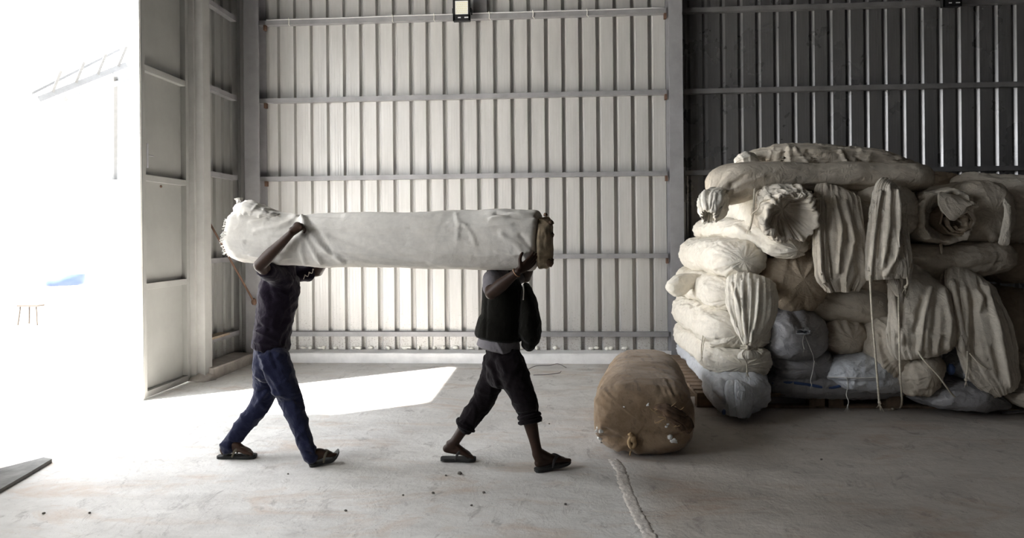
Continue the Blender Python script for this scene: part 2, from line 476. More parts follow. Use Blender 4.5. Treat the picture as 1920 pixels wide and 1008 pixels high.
# the fixed gate leaf
gd = MB()
y0, y1 = 6.68, 7.56
gx0, gx1 = XL-0.02, XL+0.06
gd.box((gx0, y0, 0.015), (gx1, y0+0.055, 4.84)); gd.box((gx0, y1-0.06, 0.015), (gx1, y1, 4.84))
door = gd.build('door_1', M_gate, None, kind='structure'); bevel(door, .004)
for z in (0.045, 1.15, 2.27, 3.40, 4.45):
    bevel(MB().box((gx0, y0+.055, z-0.03), (gx1-0.004, y1-.06, z+0.035)).build('rail', M_gate, door), .004)
for a, b in zip((0.075, 1.18, 2.30, 3.43, 4.48), (1.12, 2.24, 3.37, 4.42, 4.85)):
    MB().box((gx0+.01, y0+.055, a), (gx0+.018, y1-.06, b)).build('panel', M_gate, door)
bevel(MB().box((gx1-.045, y0-0.035, 0.0), (gx1-0.005, y0-0.002, 4.84)).build('edge_strip', plain('sunlit edge tone', (0.7, 0.7, 0.68), 0.5), door), .004)  # pale tone puts the sun on the leaf's free edge into the colour
hb = MB(); hb.tube([(gx1+.012, y0+.07, 2.37), (gx1+.012, y0+.07, 2.62)], .009); hb.tube([(gx1+.012, y0+.07, 2.5), (gx1+.015, y0+.16, 2.5)], .008)
hb.build('bolt', M_steel, door)
MB().blob((gx0+.02, y0+.42, 2.205), (.006, .022, .014)).build('hole_patch', M_rust, door)
# other walls and the roof
MB().box((XR, YF, 0), (XR+.06, YW+.1, ZC)).build('wall_right', M_dark, None, kind='structure')
MB().box((XL-.06, YF-.06, 0), (XR+.06, YF, ZC)).build('wall_front', M_dark, None, kind='structure')
MB().box((XL-.06, YF-.06, ZC), (XR+.06, YW+.1, ZC+.06)).build('ceiling', M_dark, None, kind='structure')

# a rusty rod leaning across the gate-side sheeting, and boards on its lowest girt
a, b = at(384, 415, 7.85), at(476, 565, 8.60)
g = MB(); g.tube([(a[0]+.05, a[1], a[2]), (b[0], b[1], b[2])], .012, 8, 4)
rod = g.build('brace_rod', M_rust, None, smooth=True, label='thin rusty rod slanting across the sheeting behind the gate post', cat='rod')
MB().blob((b[0], b[1], b[2]), (.035, .03, .045), 10, 6, 3, .4).build('lug', M_rust, rod, smooth=True)
M_wood = plain('weathered timber', (0.30, 0.24, 0.18), 0.85, 0, 0.3, 12, 0.5, 60)
g = MB().box((XL+.02, 7.80, 0.432), (XL+.16, 8.30, 0.462))
bevel(g.build('timber_board', M_wood, None, label='short grey board lying flat on the lowest girt behind gate post', cat='board'))
g = MB(); g.obox((XL+.062, 7.86, 0.645), (0.97, 0, -.2), (0, 1, 0), (.2, 0, .97), .012, .05, .175)
bevel(g.build('timber_offcut', M_wood, None, label='small upright brown timber offcut leaning by the gate post', cat='board'))

# floodlights
M_black = plain('black cast aluminium', (0.012, 0.012, 0.013), 0.45, 0.2, 0.1)
M_glass = plain('frosted lamp glass', (0.80, 0.80, 0.74), 0.25, 0, 0.03)
M_led = plain('yellow led chip', (0.75, 0.70, 0.42), 0.4, 0, 0.05)
M_whitepr = plain('white print', (0.7, 0.7, 0.7), 0.5)
def floodlight(x, z, y, label):
    t = thing('floodlight', (x, y, z-.1), label, 'floodlight', 'floodlights on the upper girts')
    w, h = .112, .145
    bevel(MB().box((x-w, y-.03, z-h), (x+w, y+.03, z+h)).build('housing', M_black, t), .012, 3)
    fr = MB()
    for b in (((x-w, y-.045, z-h), (x-w+.028, y-.03, z+h)), ((x+w-.028, y-.045, z-h), (x+w, y-.03, z+h)), ((x-w, y-.045, z-h), (x+w, y-.03, z-h+.085)), ((x-w, y-.045, z+h-.03), (x+w, y-.03, z+h))):
        fr.box(*b)
    bevel(fr.build('bezel', M_black, t), .005)
    gl = MB().box((x-w+.028, y-.037, z-h+.085), (x+w-.028, y-.031, z+h-.03)).build('lens', M_glass, t)
    ld = MB()
    for r in range(6):
        for c in range(6):
            ld.box((x-.066+c*.024+(r % 2)*.008, y-.040, z-.045+r*.026), (x-.054+c*.024+(r % 2)*.008, y-.037, z-.034+r*.026))
    ld.build('led_array', M_led, t)
    bk = MB().box((x-w-.012, y-.012, z-.03), (x-w, y+.09, z+.03)).box((x+w, y-.012, z-.03), (x+w+.012, y+.09, z+.03)).box((x-w-.012, y+.078, z-.03), (x+w+.012, y+.09, z+.03))
    bk.build('bracket', M_black, t)
    for a, bw in ((-.045, .036), (.038, .05)):            # small white print under the lens
        MB().box((x+a, y-.0465, z-h+.036), (x+a+bw, y-.045, z-h+.050)).build('printed_rating', M_whitepr, t)
    return t
p = at(866, 20, YW-.22)
floodlight(p.x, p.z+.0, YW-.22, 'square black floodlight with pale lens on top girt of bright wall')
MB().box((p.x+.13, YW-.075, p.z-.06), (p.x+.31, YW-.003, p.z+.20)).build('junction_plate', M_girtdark, wb)
p = at(1782, -8, YW-.22)
floodlight(p.x, p.z, YW-.22, 'black floodlight cut by the photo edge above the dark wall')
# electric cable along the top girt
z = 4.548
pts = [(-3.86, YW-.09, z), (-3.0, YW-.09, z-.004), (-2.0, YW-.09, z+.002), (-1.5, YW-.092, z), (-.6, YW-.09, z+.003), (.5, YW-.09, z), (XC-.1, YW-.09, z+.002)]
cb = MB().tube(pts, .008, 8, 8)
cab = cb.build('electric_cable', plain('grey cable', (.5, .5, .5), .5), None, smooth=True, label='thin grey electric cable running along the top girt of bright wall', cat='cable')
for x in (-3.55, -2.15, -1.6, -.87, -.3, .4):
    q = MB().tube([(x, YW-.100, z-.075), (x+.004, YW-.102, z-.02), (x-.003, YW-.105, z+.016)], .004, 6, 3)
    q.tube([(x, YW-.102, z-.07), (x+.02, YW-.115, z-.10)], .003, 5, 2)
    q.build('cable_tie', M_foam, cab, label='white plastic tie')

# ================================================================== OUTSIDE THE GATE
M_sand = plain('pale yard sand', (0.34, 0.325, 0.30), 0.95, 0, 0.06, 2, 0.3)
M_white = plain('limewashed wall', (0.84, 0.83, 0.81), 0.9, 0, 0.05, 3)
M_redwall = plain('orange plaster', (0.11, 0.062, 0.045), 0.9, 0, 0.1, 3)
MB().box((-40, -25, -.35), (XL-.06, 30, -.12)).build('ground', M_sand, None, kind='structure')
M_sand2 = plain('dark gap', (0.007, 0.0065, 0.006), .95)
MB().box((-5.35, 2, -.13), (XL-.06, 9.3, -.02)).build('gate_step', M_white, wl)
MB().box((-5.372, 2, -.13), (-5.35, 9.3, -.03)).build('step_gap', M_sand2, wl)
MB().box((-5.90, 2, -.13), (-5.372, 9.3, -.03)).build('gate_step', M_sand, wl)
MB().box((-5.92, 2, -.13), (-5.90, 9.3, -.04)).build('step_gap', M_sand2, wl)
MB().box((-6.55, 2, -.13), (-5.92, 9.3, -.04)).build('gate_step', M_sand, wl)
MB().box((-6.57, 2, -.13), (-6.55, 9.3, -.05)).build('step_gap', M_sand2, wl)
b = thing('yard_house', (-14, 14.0, -.12), 'white house wall across the sunlit yard with dim louvres', 'house')
MB().box((-26, 14, -.12), (-9.0, 17, 2.9)).build('wall', M_white, b)
lv = MB()
for k in range(6): lv.box((-13.6, 13.93, 1.25+k*.2), (-13.05, 14.0, 1.33+k*.2))
lv.build('louvre', M_redwall, b)
b2 = thing('plaster_wall', (-11.6, 11.9, -.12), 'orange plastered wall end at the far left edge of the yard', 'wall')
MB().box((-12.6, 11.8, -.12), (-10.62, 12.1, 1.35)).build('body', M_redwall, b2)
# open roof of a shelter over the yard
sh = thing('yard_shelter', (-8.5, 12.0, -.12), 'open sided white shelter roof on a post beyond the gate', 'shelter')
M_wst = plain('grey steel', (0.07, 0.07, 0.07), .6)
A, B = at(70, 187, 11.0), at(235, 122, 12.5)
def beam(p, q, r, n='rafter', m=M_wst):
    return MB().tube([p, q], r, 4, 2).build(n, m, sh)
beam(A, B, .07); beam(A + Vector((.5, 0, 0)), at(240, 150, 12.5), .05)
for t in (.15, .4, .65, .9):
    p = A.lerp(B, t); beam(p, p + Vector((0.25, -.1, .38)), .03, 'purlin')
MB().tube([at(216, 140, 12.2), flr(216, 560)], .06, 6, 2).build('post', M_wst, sh)
v = [at(60, 178, 11.0), at(225, 95, 12.5), at(0, 60, 14.0), at(-160, 120, 12.5)]
v2 = [p + Vector((0, 0, .05)) for p in v]
obj('roof_sheet', [tuple(p) for p in v + v2], [(0,1,2,3), (7,6,5,4), (0,4,5,1), (1,5,6,2), (2,6,7,3), (3,7,4,0)], M_wst, sh, smooth=False)
# blue barrel and stool in the yard
M_blue = plain('faded blue plastic', (0.03, 0.05, 0.13), .5)
p = flr(122, 612, -.12); br = thing('water_barrel', (p.x, p.y, -.12), 'pale barrel with a blue rim standing in the sunlit yard', 'barrel')
prof = [(.28, 0), (.33, .1), (.34, .55), (.33, .95), (.30, 1.0)]
v = [(p.x + r*math.cos(k*math.pi/12), p.y + r*math.sin(k*math.pi/12), -.12+h) for r, h in prof for k in range(24)]
f = [(i*24+k, i*24+(k+1) % 24, (i+1)*24+(k+1) % 24, (i+1)*24+k) for i in range(4) for k in range(24)] + [tuple(range(24))[::-1]]
obj('body', v, f, M_white, br)
v = [(p.x + r*math.cos(k*math.pi/12), p.y + r*math.sin(k*math.pi/12), -.12+h) for r, h in ((.345, .84), (.37, .88), (.36, 1.05), (.30, 1.07), (.0, 1.08)) for k in range(24)]
f = [(i*24+k, i*24+(k+1) % 24, (i+1)*24+(k+1) % 24, (i+1)*24+k) for i in range(4) for k in range(24)]
obj('rim', v, f, M_blue, br, label='blue rim')
p = flr(62, 608, -.12); st = thing('wooden_stool', (p.x, p.y, -.12), 'small worn stool standing in the yard left of the barrel', 'stool')
M_dkw = plain('dark wood', (0.04, 0.032, 0.026), .8)
MB().box((p.x-.22, p.y-.16, .26), (p.x+.22, p.y+.16, .30)).build('seat', M_dkw, st)
for sx in (-1, 1):
    for sy in (-1, 1):
        MB().tube([(p.x+sx*.17, p.y+sy*.12, .27), (p.x+sx*.21, p.y+sy*.15, -.12)], .018, 6, 2).build('leg', M_dkw, st)

# ================================================================== LITTER ON THE FLOOR
M_peb = plain('grey pebble', (0.16, 0.145, 0.13), .9, 0, .3, 40)
for k, (px, py, r_) in enumerate(((862, 889, .016), (836, 892, .008), (540, 889, .007), (82, 963, .009), (168, 962, .008), (756, 929, .008), (812, 925, .010), (907, 924, .010), (648, 958, .009), (1060, 946, .009), (884, 948, .008), (1015, 790, .008), (1030, 795, .008), (1128, 830, .010), (1540, 862, .009))):
    p = flr(px, py)
    MB().blob((p.x, p.y, r_*.6), (r_, r_*.8, r_*.7), 10, 7, k+3, .5).build('pebble', M_peb, None, smooth=True, label='small dark pebble lying loose on the pale concrete floor', cat='pebble', group='pebbles on the floor')
M_wire = plain('dark wire', (0.10, 0.09, 0.09), .7)
w1 = [flr(*q) for q in ((985, 696), (1005, 688), (1030, 686), (1046, 684), (1062, 690))]
MB().tube([Vector((q.x, q.y, .008 + .008*(i % 2))) for i, q in enumerate(w1)], .004, 5, 6).build('wire_scrap', M_wire, None, smooth=True, label='longer scrap of thin wire on the floor by back kerb', cat='wire')
w1 = [flr(*q) for q in ((1000, 704), (1025, 703), (1048, 700), (1052, 697))]
MB().tube([Vector((q.x, q.y, .008)) for q in w1], .004, 5, 6).build('wire_scrap', M_wire, None, smooth=True, label='short bent wire scrap nearer the viewer than longer wire', cat='wire')
# ================================================================== SOFT GOODS: a bale is a swept, wrinkled, closed surface
def supere(th, e):
    c, s = np.cos(th), np.sin(th)
    return np.sign(c) * np.abs(c) ** (2 / e), np.sign(s) * np.abs(s) ** (2 / e)
def sweep(secs, cap0=('round', .15), cap1=('round', .15), n=96, m=110, e=2.5, up=(0, 0, 1), lobes=0.0, lobek=2.2, seed=0,
          amp=0.012, wsc=(7, 2.8), along=2.5, folds=(), fine=0.004, sag=0.0, twist=0.0, endlobes=0.0, diag=0.010):
    """secs rows: x, y, z, half width (side), half height (up).  Folds: ([(px,py)..], width px, height m) creases read off the photo."""
    S = spline(np.array(secs, float), 14)
    P = S[:, :3]
    ds = np.r_[0, np.cumsum(np.linalg.norm(np.diff(P, axis=0), axis=1))]
    Ltot = ds[-1]
    # sample more densely near the ends
    t = (1 - np.cos(np.linspace(0, math.pi, m))) / 2
    s = (0.45 * t + 0.55 * np.linspace(0, 1, m)) * Ltot
    P = np.stack([np.interp(s, ds, S[:, k]) for k in range(3)], 1)
    hw = np.interp(s, ds, S[:, 3]); hh = np.interp(s, ds, S[:, 4])
    T = np.gradient(P, axis=0); T /= np.linalg.norm(T, axis=1)[:, None]
    U = np.cross(T, np.array(up, float)); U /= np.linalg.norm(U, axis=1)[:, None]
    W = np.cross(U, T)
    k = np.ones(m)
    lob = np.full(m, lobes, float)
    for cap, d in ((cap0, s), (cap1, Ltot - s)):
        typ, r = cap[0], cap[1]
        if typ == 'round':
            p = cap[2] if len(cap) > 2 else 2.3
            q = np.clip(1 - d / r, 0, 1)
            k *= np.maximum((1 - q ** p) ** (1 / p), 0.02)
            lob += endlobes * np.clip(1 - d / (r * 1.6), 0, 1)
        elif typ == 'tie':                       # gathered to a tied neck with a flared frill beyond it
            neck = cap[2] if len(cap) > 2 else 0.07
            kk = cap[3] if len(cap) > 3 else 0.2
            fl = cap[4] if len(cap) > 4 else 0.45
            a = np.clip((d - neck) / r, 0, 1)
            body = kk + (1 - kk) * (1 - (1 - a) ** 2.2) ** 0.8
            fr = kk + (fl - kk) * np.clip((neck - d) / neck, 0, 1) ** 0.8
            k *= np.where(d > neck, body, fr)
            lob += np.where(d > neck, 0.16 * (1 - a) ** 1.5, 0.35)
        elif typ == 'open':
            k *= 1 - 0.06 * np.clip(1 - d / 0.1, 0, 1)
            lob += cap[2] * np.clip(1 - d / cap[1], 0, 1) if len(cap) > 2 else 0
    th = np.linspace(0, 2 * math.pi, n, endpoint=False)
    def ring_noise(sv, fq, sd):
        A, B = np.meshgrid(th, sv)
        Q = np.stack([np.cos(A) * fq, np.sin(A) * fq, B * along], -1).reshape(-1, 3)
        return Q
    sv = s
    rows = []
    Q = ring_noise(sv, lobek, seed)
    ln = vnoise(Q, seed + 5).reshape(m, n)
    l2 = (1 - np.minimum(1, np.abs(vnoise(Q * np.array([2.4, 2.4, 0.8]), seed + 9)) * 2.4)).reshape(m, n) - 0.4
    rad = 1 + lob[:, None] * (ln + 0.6 * l2)
    cx, sy = supere(th, e)
    cx = np.broadcast_to(cx, (m, n)); sy = np.broadcast_to(sy, (m, n)).copy()
    if sag: sy = np.where(sy < 0, sy * (1 - sag), sy)
    V = P[:, None, :] + U[:, None, :] * (hw * k)[:, None, None] * (rad * cx)[:, :, None] + W[:, None, :] * (hh * k)[:, None, None] * (rad * sy)[:, :, None]
    # open mouths turn inward to make a real cavity
    def mouth(Vend, c, tdir, depth):
        out = []
        for sc_, dd in ((0.93, 0.0), (0.84, 0.05), (0.7, depth*0.5), (0.4, depth), (0.06, depth)):
            out.append(c + (Vend - c) * sc_ - tdir * dd)
        return out
    rings = list(V)
    if cap0[0] == 'open': rings = mouth(V[0], P[0], -T[0], 0.22)[::-1] + rings
    if cap1[0] == 'open': rings = rings + mouth(V[-1], P[-1], T[-1], 0.22)
    G = np.array(rings)
    mm = len(G)
    # wrinkles along the surface normal
    du = np.roll(G, -1, 1) - np.roll(G, 1, 1); dv = np.gradient(G, axis=0)
    Nn = np.cross(du, dv); ln_ = np.linalg.norm(Nn, axis=2)[:, :, None]; Nn = Nn / np.maximum(ln_, 1e-9)
    cen = np.concatenate([np.repeat(P[:1], (mm - m) if cap0[0] == 'open' else 0, 0), P, np.repeat(P[-1:], (mm - m) if cap0[0] != 'open' else 0, 0)])[:mm]
    o_ = ((G - cen[:, None, :]) * Nn).sum(2)[len(G)//2].mean()
    if o_ < 0: Nn = -Nn
    flat = G.reshape(-1, 3)
    sidx = np.interp(np.arange(mm), np.linspace(0, mm - 1, m), s)
    A, B = np.meshgrid(th, sidx)
    rad_m = float(np.mean(hw + hh) / 2)
    C3 = np.stack([np.cos(A) * rad_m * wsc[0], np.sin(A) * rad_m * wsc[0], B * wsc[1]], -1).reshape(-1, 3)
    w = crease(C3, seed + 21) + 0.5 * crease(C3 * 2.3 + 5, seed + 33)
    lump = vnoise(flat * 3.1, seed + 41)
    disp = amp * w * .85 + 0.012 * lump + fine * crease(flat * 26, seed + 55)
    qr = np.random.RandomState(seed).randn(3, 3); qr = np.linalg.qr(qr)[0]
    disp = disp + diag * crease((flat @ qr) * np.array([3.0, 10.0, 10.0]), seed + 77)
    if len(folds):
        pp = proj(flat)
        facing = np.clip(((np.array([0, 0, CAMH]) - flat) * Nn.reshape(-1, 3)).sum(1) / np.linalg.norm(flat - np.array([0, 0, CAMH]), axis=1) * 3, 0, 1)
        for pl_, wd_, hgt in folds:
            pl_ = np.array(pl_, float)
            best = np.full(len(pp), 1e9)
            for a, b in zip(pl_[:-1], pl_[1:]):
                ab = b - a
                tt = np.clip(((pp - a) @ ab) / (ab @ ab), 0, 1)
                best = np.minimum(best, np.linalg.norm(pp - a - tt[:, None] * ab, axis=1))
            disp = disp + facing * hgt * np.exp(-(best / wd_) ** 2)
    kk = np.interp(np.arange(mm), np.linspace(0, mm - 1, m), np.clip(k, 0.15, 1))
    disp = disp * np.repeat(kk, n)
    flat = flat + Nn.reshape(-1, 3) * disp[:, None]
    faces = [(i*n+j, i*n+(j+1) % n, (i+1)*n+(j+1) % n, (i+1)*n+j) for i in range(mm-1) for j in range(n)]
    faces += [tuple(range(n))[::-1], tuple(range((mm-1)*n, mm*n))]
    # outward orientation
    return flat, faces
def fix_normals(o):
    bm = bmesh.new(); bm.from_mesh(o.data); bmesh.ops.recalc_face_normals(bm, faces=bm.faces); bm.to_mesh(o.data); bm.free()
    o.data.polygons.foreach_set('use_smooth', [True] * len(o.data.polygons))
    return o
def soft(name, mat_, secs, parent=None, label=None, cat=None, group=None, zmin=None, **k):
    v, f = sweep(secs, **k)
    if zmin is not None: v[:, 2] = np.maximum(v[:, 2], zmin)
    return fix_normals(obj(name, v, f, mat_, parent, True, label, cat, group))
def pxsec(px, py, Y, wpx, hpx):        # section centre and half sizes as measured on the photo at depth Y
    p = at(px, py, Y); s = Y / F
    return (p.x, p.y, p.z, wpx * s, hpx * s)
def rope(name, pts, r, m, parent=None, fray=0, seed=1, label=None, sub=8, n=7):
    P = [tuple(p) for p in pts]
    mb = MB().tube(P, r, n, sub)
    q = random.Random(seed)
    e = Vector(P[-1]); d = (e - Vector(P[-2])).normalized()
    for i in range(fray):
        a = d * q.uniform(.02, .05) + Vector((q.uniform(-.03, .03), q.uniform(-.02, .02), q.uniform(-.02, .005)))
        mb.tube([e - d*.01, e + a*.5, e + a], [r*.45, r*.3, r*.15], 4, 3)
    if fray: mb.blob(e - d*.012, r*1.7, 8, 6, seed, .4)
    return mb.build(name, m, parent, smooth=True, label=label)

from mathutils.bvhtree import BVHTree
def hit(o, px, py, lift=0.0):          # the point of a surface seen at a photo position
    W = world_loc(o)
    bv = BVHTree.FromPolygons([v.co + W for v in o.data.vertices], [tuple(p.vertices) for p in o.data.polygons])
    d = ray(px, py).normalized()
    loc, nrm, _, _ = bv.ray_cast(Vector((0, 0, CAMH)), d)
    return None if loc is None else loc - d * lift
def hits(o, pts, lift=0.0, fall=None):
    W = world_loc(o)
    bv = BVHTree.FromPolygons([v.co + W for v in o.data.vertices], [tuple(p.vertices) for p in o.data.polygons])
    out = []
    for q in pts:
        d = ray(q[0], q[1]).normalized()
        loc = bv.ray_cast(Vector((0, 0, CAMH)), d)[0]
        if loc is not None: out.append(loc - d * lift)
        elif out: out.append(at(q[0], q[1], out[-1].y))
    return out
def limb(mb, nodes, n=20, sub=6, ref=(0, 1, 0), c0=1.0, c1=1.0):
    """nodes: (point, half width in the walking plane, half width across) -> a capped tapering tube"""
    A = np.array([[*p, a, b] for p, a, b in nodes], float)
    S = spline(A, sub)
    P = S[:, :3]
    T = np.gradient(P, axis=0); T /= np.linalg.norm(T, axis=1)[:, None]
    rings = []
    def frame(t):
        u = np.array(ref, float) - t * np.dot(ref, t)
        if np.linalg.norm(u) < .2: u = np.array([0.3, .3, 1.0]); u = u - t * np.dot(u, t)
        u /= np.linalg.norm(u)
        return u, np.cross(t, u)
    def ring(p, t, a, b):
        u, w = frame(t)
        return [p + u*b*math.cos(2*math.pi*k/n) + w*a*math.sin(2*math.pi*k/n) for k in range(n)]
    r0 = min(S[0, 3:]); r1 = min(S[-1, 3:])
    for q in (80, 55, 28):
        c, s_ = math.cos(R(q)), math.sin(R(q))
        rings.append(ring(P[0] - T[0]*r0*s_*c0, T[0], S[0, 3]*c, S[0, 4]*c))
    for i in range(len(P)): rings.append(ring(P[i], T[i], S[i, 3], S[i, 4]))
    for q in (28, 55, 80):
        c, s_ = math.cos(R(q)), math.sin(R(q))
        rings.append(ring(P[-1] + T[-1]*r1*s_*c1, T[-1], S[-1, 3]*c, S[-1, 4]*c))
    v = [tuple(p) for r in rings for p in r]
    m = len(rings)
    f = [(i*n+j, i*n+(j+1) % n, (i+1)*n+(j+1) % n, (i+1)*n+j) for i in range(m-1) for j in range(n)]
    f += [tuple(range(n))[::-1], tuple(range((m-1)*n, m*n))]
    mb.add(v, f)
def ball(mb, c, r, n=20): mb.blob(tuple(c), r, n, n // 2)
def fuse(mb, voxel, smooth=4, factor=.5):
    """one continuous surface from the overlapping volumes"""
    me = bpy.data.meshes.new('tmp'); me.from_pydata(mb.v, [], mb.f)
    o = bpy.data.objects.new('tmp', me); COL.objects.link(o)
    bm = bmesh.new(); bm.from_mesh(me); bmesh.ops.recalc_face_normals(bm, faces=bm.faces); bm.to_mesh(me); bm.free()
    md = o.modifiers.new('r', 'REMESH'); md.mode = 'VOXEL'; md.voxel_size = voxel; md.adaptivity = 0
    sm = o.modifiers.new('s', 'SMOOTH'); sm.iterations = smooth; sm.factor = factor
    dg = bpy.context.evaluated_depsgraph_get()
    e = o.evaluated_get(dg)
    m2 = bpy.data.meshes.new_from_object(e)
    V = np.zeros(len(m2.vertices)*3); m2.vertices.foreach_get('co', V)
    Nn = np.zeros(len(m2.vertices)*3); m2.vertices.foreach_get('normal', Nn)
    Fc = [tuple(p.vertices) for p in m2.polygons]
    bpy.data.objects.remove(o); bpy.data.meshes.remove(me); bpy.data.meshes.remove(m2)
    return V.reshape(-1, 3), Nn.reshape(-1, 3), Fc
def cloth_folds(V, Nn, amp, sc_, seed, folds=()):
    d = amp * (crease(V * np.array(sc_), seed) + .5 * crease(V * np.array(sc_) * 2.2, seed + 7))
    if len(folds):
        pp = proj(V)
        cd_ = np.array([0, 0, CAMH]) - V
        facing = np.clip((cd_ * Nn).sum(1) / np.linalg.norm(cd_, axis=1) * 3, 0, 1)
        for pl_, wd_, hgt in folds:
            pl_ = np.array(pl_, float); best = np.full(len(pp), 1e9)
            for a, b in zip(pl_[:-1], pl_[1:]):
                ab = b - a; tt = np.clip(((pp - a) @ ab) / (ab @ ab), 0, 1)
                best = np.minimum(best, np.linalg.norm(pp - a - tt[:, None]*ab, axis=1))
            d = d + facing * hgt * np.exp(-(best / wd_) ** 2)
    return V + Nn * d[:, None]
# ================================================================== MATERIALS FOR THE SOFT GOODS
M_cot = cloth('cream cotton', (0.77, 0.725, 0.64), (0.55, 0.46, 0.34), 0.25, 0.28)
M_cot2 = cloth('greyed cotton', (0.64, 0.585, 0.50), (0.38, 0.29, 0.19), 0.35, 0.3)
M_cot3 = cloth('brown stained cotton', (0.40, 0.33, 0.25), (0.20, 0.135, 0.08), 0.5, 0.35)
M_cot4 = cloth('dirty taupe cotton', (0.54, 0.485, 0.405), (0.27, 0.20, 0.14), 0.5, 0.3)
M_polyw = cloth('white woven plastic', (0.60, 0.62, 0.66), (0.5, 0.5, 0.52), 0.25, 0.4, 500, 0.42, 0, 0.5)
M_polyg = cloth('grey woven plastic', (0.31, 0.305, 0.315), (0.27, 0.26, 0.27), 0.4, 0.35, 500, 0.40, 0, 0.5)
M_blues = plain('blue stripe', (0.05, 0.09, 0.22), 0.5)
M_rope = plain('cotton rope', (0.60, 0.54, 0.44), 0.9, 0, 0.2, 60, 0.8, 220)
M_twine = plain('white twine', (0.66, 0.65, 0.62), 0.9, 0, 0.1, 60)
M_fluff = plain('raw cotton fluff', (0.82, 0.82, 0.80), 0.95, 0, 0.08, 40, 0.8, 80)
def burlap_fn(b, N, L):
    v = coords(N, L)
    big = noise_(N, L, v, 3.2, 6, 0.65, 0.5)
    ban = noise_(N, L, coords(N, L, (5, 0.8, 3)), 5, 4, 0.6, 0.5)
    c = ramp(N, L, big, [(0.3, (0.185, 0.122, 0.07)), (0.7, (0.37, 0.272, 0.185))])
    c = mix(N, L, ramp(N, L, ban, [(0.56, (0, 0, 0)), (0.68, (0.55, 0.55, 0.55))]), c, (0.12, 0.085, 0.06))
    L(c, b.inputs['Base Color'])
    b.inputs['Roughness'].default_value = 0.95
    b.inputs['Specular IOR Level'].default_value = 0.05
    b.inputs['Sheen Weight'].default_value = 0.25
    n1 = bump_(N, L, b, noise_(N, L, v, 14, 4, 0.6, 1.0), 0.35, 0.02)
    bump_(N, L, b, noise_(N, L, v, 320, 2, 0.7), 0.5, 0.003, n1)
M_burlap = mat('brown burlap', burlap_fn)
M_burl2 = plain('dark torn burlap', (0.10, 0.06, 0.035), 0.95, 0, 0.4, 20, 0.7, 60)
M_burl3 = plain('light burlap', (0.42, 0.29, 0.16), 0.95, 0, 0.25, 20, 0.7, 120)

# ================================================================== PALLETS
M_pal = plain('brown pallet wood', (0.24, 0.17, 0.115), 0.85, 0, 0.35, 9, 0.5, 60)
def pallet(x, y, label, w=1.18, d=1.0):
    t = thing('wooden_pallet', (x, y, 0), label, 'pallet', 'pallets under the pile of bales')
    for k in range(3):
        yy = y + (0.01, d/2 - .05, d - .11)[k]
        bevel(MB().box((x, yy, 0), (x+w, yy+.10, .022)).build('bottom_board', M_pal, t), .003)
        for xx in (x, x + w/2 - .07, x + w - .14):
            bevel(MB().box((xx, yy, .022), (xx+.14, yy+.10, .105)).build('block', M_pal, t), .004)
    for k in range(3):
        xx = (x, x + w/2 - .05, x + w - .10)[k]
        MB().box((xx, y, .105), (xx+.10, y+d, .122)).build('stringer_board', M_pal, t)
    for k in range(6):
        yy = y + k * (d - .11) / 5
        bevel(MB().box((x, yy, .122), (x+w, yy+.11, .140)).build('deck_board', M_pal, t), .003)
    return t
pallet(1.30, 6.56, 'dark wooden pallet under the pale left end stack of bales')
pallet(2.52, 6.58, 'dark wooden pallet below the blue striped sack in the pile')
pallet(3.76, 6.58, 'dark wooden pallet at the right hand bottom of the pile')
pallet(1.28, 7.62, 'rear wooden pallet beside the wall column under the left stack')

GB = 'cotton bales in the pile'
BL = 'cloth bale'
def endbale(px, py, wpx, hpx, Yf, label, L=1.7, m_=M_cot2, name='cotton_bale', cat=BL, dx=0.0, dz=0.0, group=GB, **k):
    a = pxsec(px, py, Yf + .12, wpx, hpx)
    X, Y, Z, w, h = a
    secs = [(X+dx, Yf+L, Z+dz, w*.95, h*.95), (X+dx*.6, Yf+L*.6, Z+dz*.6, w, h), (X+dx*.2, Yf+L*.3, Z+dz*.2, w, h), (X, Yf+.12, Z, w, h), (X, Yf, Z, w*.98, h*.98)]
    k.setdefault('cap1', ('round', .24, 2.4)); k.setdefault('cap0', ('round', .2))
    k.setdefault('amp', .014); k.setdefault('endlobes', 0.07)
    return soft(name, m_, secs, None, label, cat, group, zmin=k.pop('zmin', None), **k)
def across(pts, label, m_=M_cot2, name='cotton_bale', cat=BL, group=GB, **k):
    """pts: (px, py, Y, half height px, depth ratio)"""
    secs = []
    for px, py, Y, hpx, dr in pts:
        X, Y_, Z, w, h = pxsec(px, py, Y, hpx*dr, hpx)
        secs.append((X, Y_, Z, w, h))
    k.setdefault('amp', .012); k.setdefault('cap0', ('round', .18)); k.setdefault('cap1', ('round', .18))
    return soft(name, m_, secs, None, label, cat, group, zmin=k.pop('zmin', None), **k)
def drape(parent, m_, pts, thick=0.05, name='cover_flap', seed=1, lobes=.20, cap1=('open', .12, .25), cap0=('round', .08), **k):
    """cloth hanging in front of a bale: pts (px, py, Y, half width px) from the top down"""
    secs = []
    for q in pts:
        px, py, Y, wpx = q[:4]
        X, Y_, Z, w, h = pxsec(px, py, Y, wpx, 1)
        secs.append((X, Y_, Z, w, thick * (q[4] if len(q) > 4 else 1)))
    k.setdefault('amp', .005)
    return soft(name, m_, secs, parent, n=160, m=110, up=(0, -1, 0.25), e=2.2, lobes=lobes*.62, lobek=1.7, along=1.3, fine=.0015, diag=k.pop('diag', .006), seed=seed, cap0=cap0, cap1=cap1, wsc=(9, 2.6), **k)

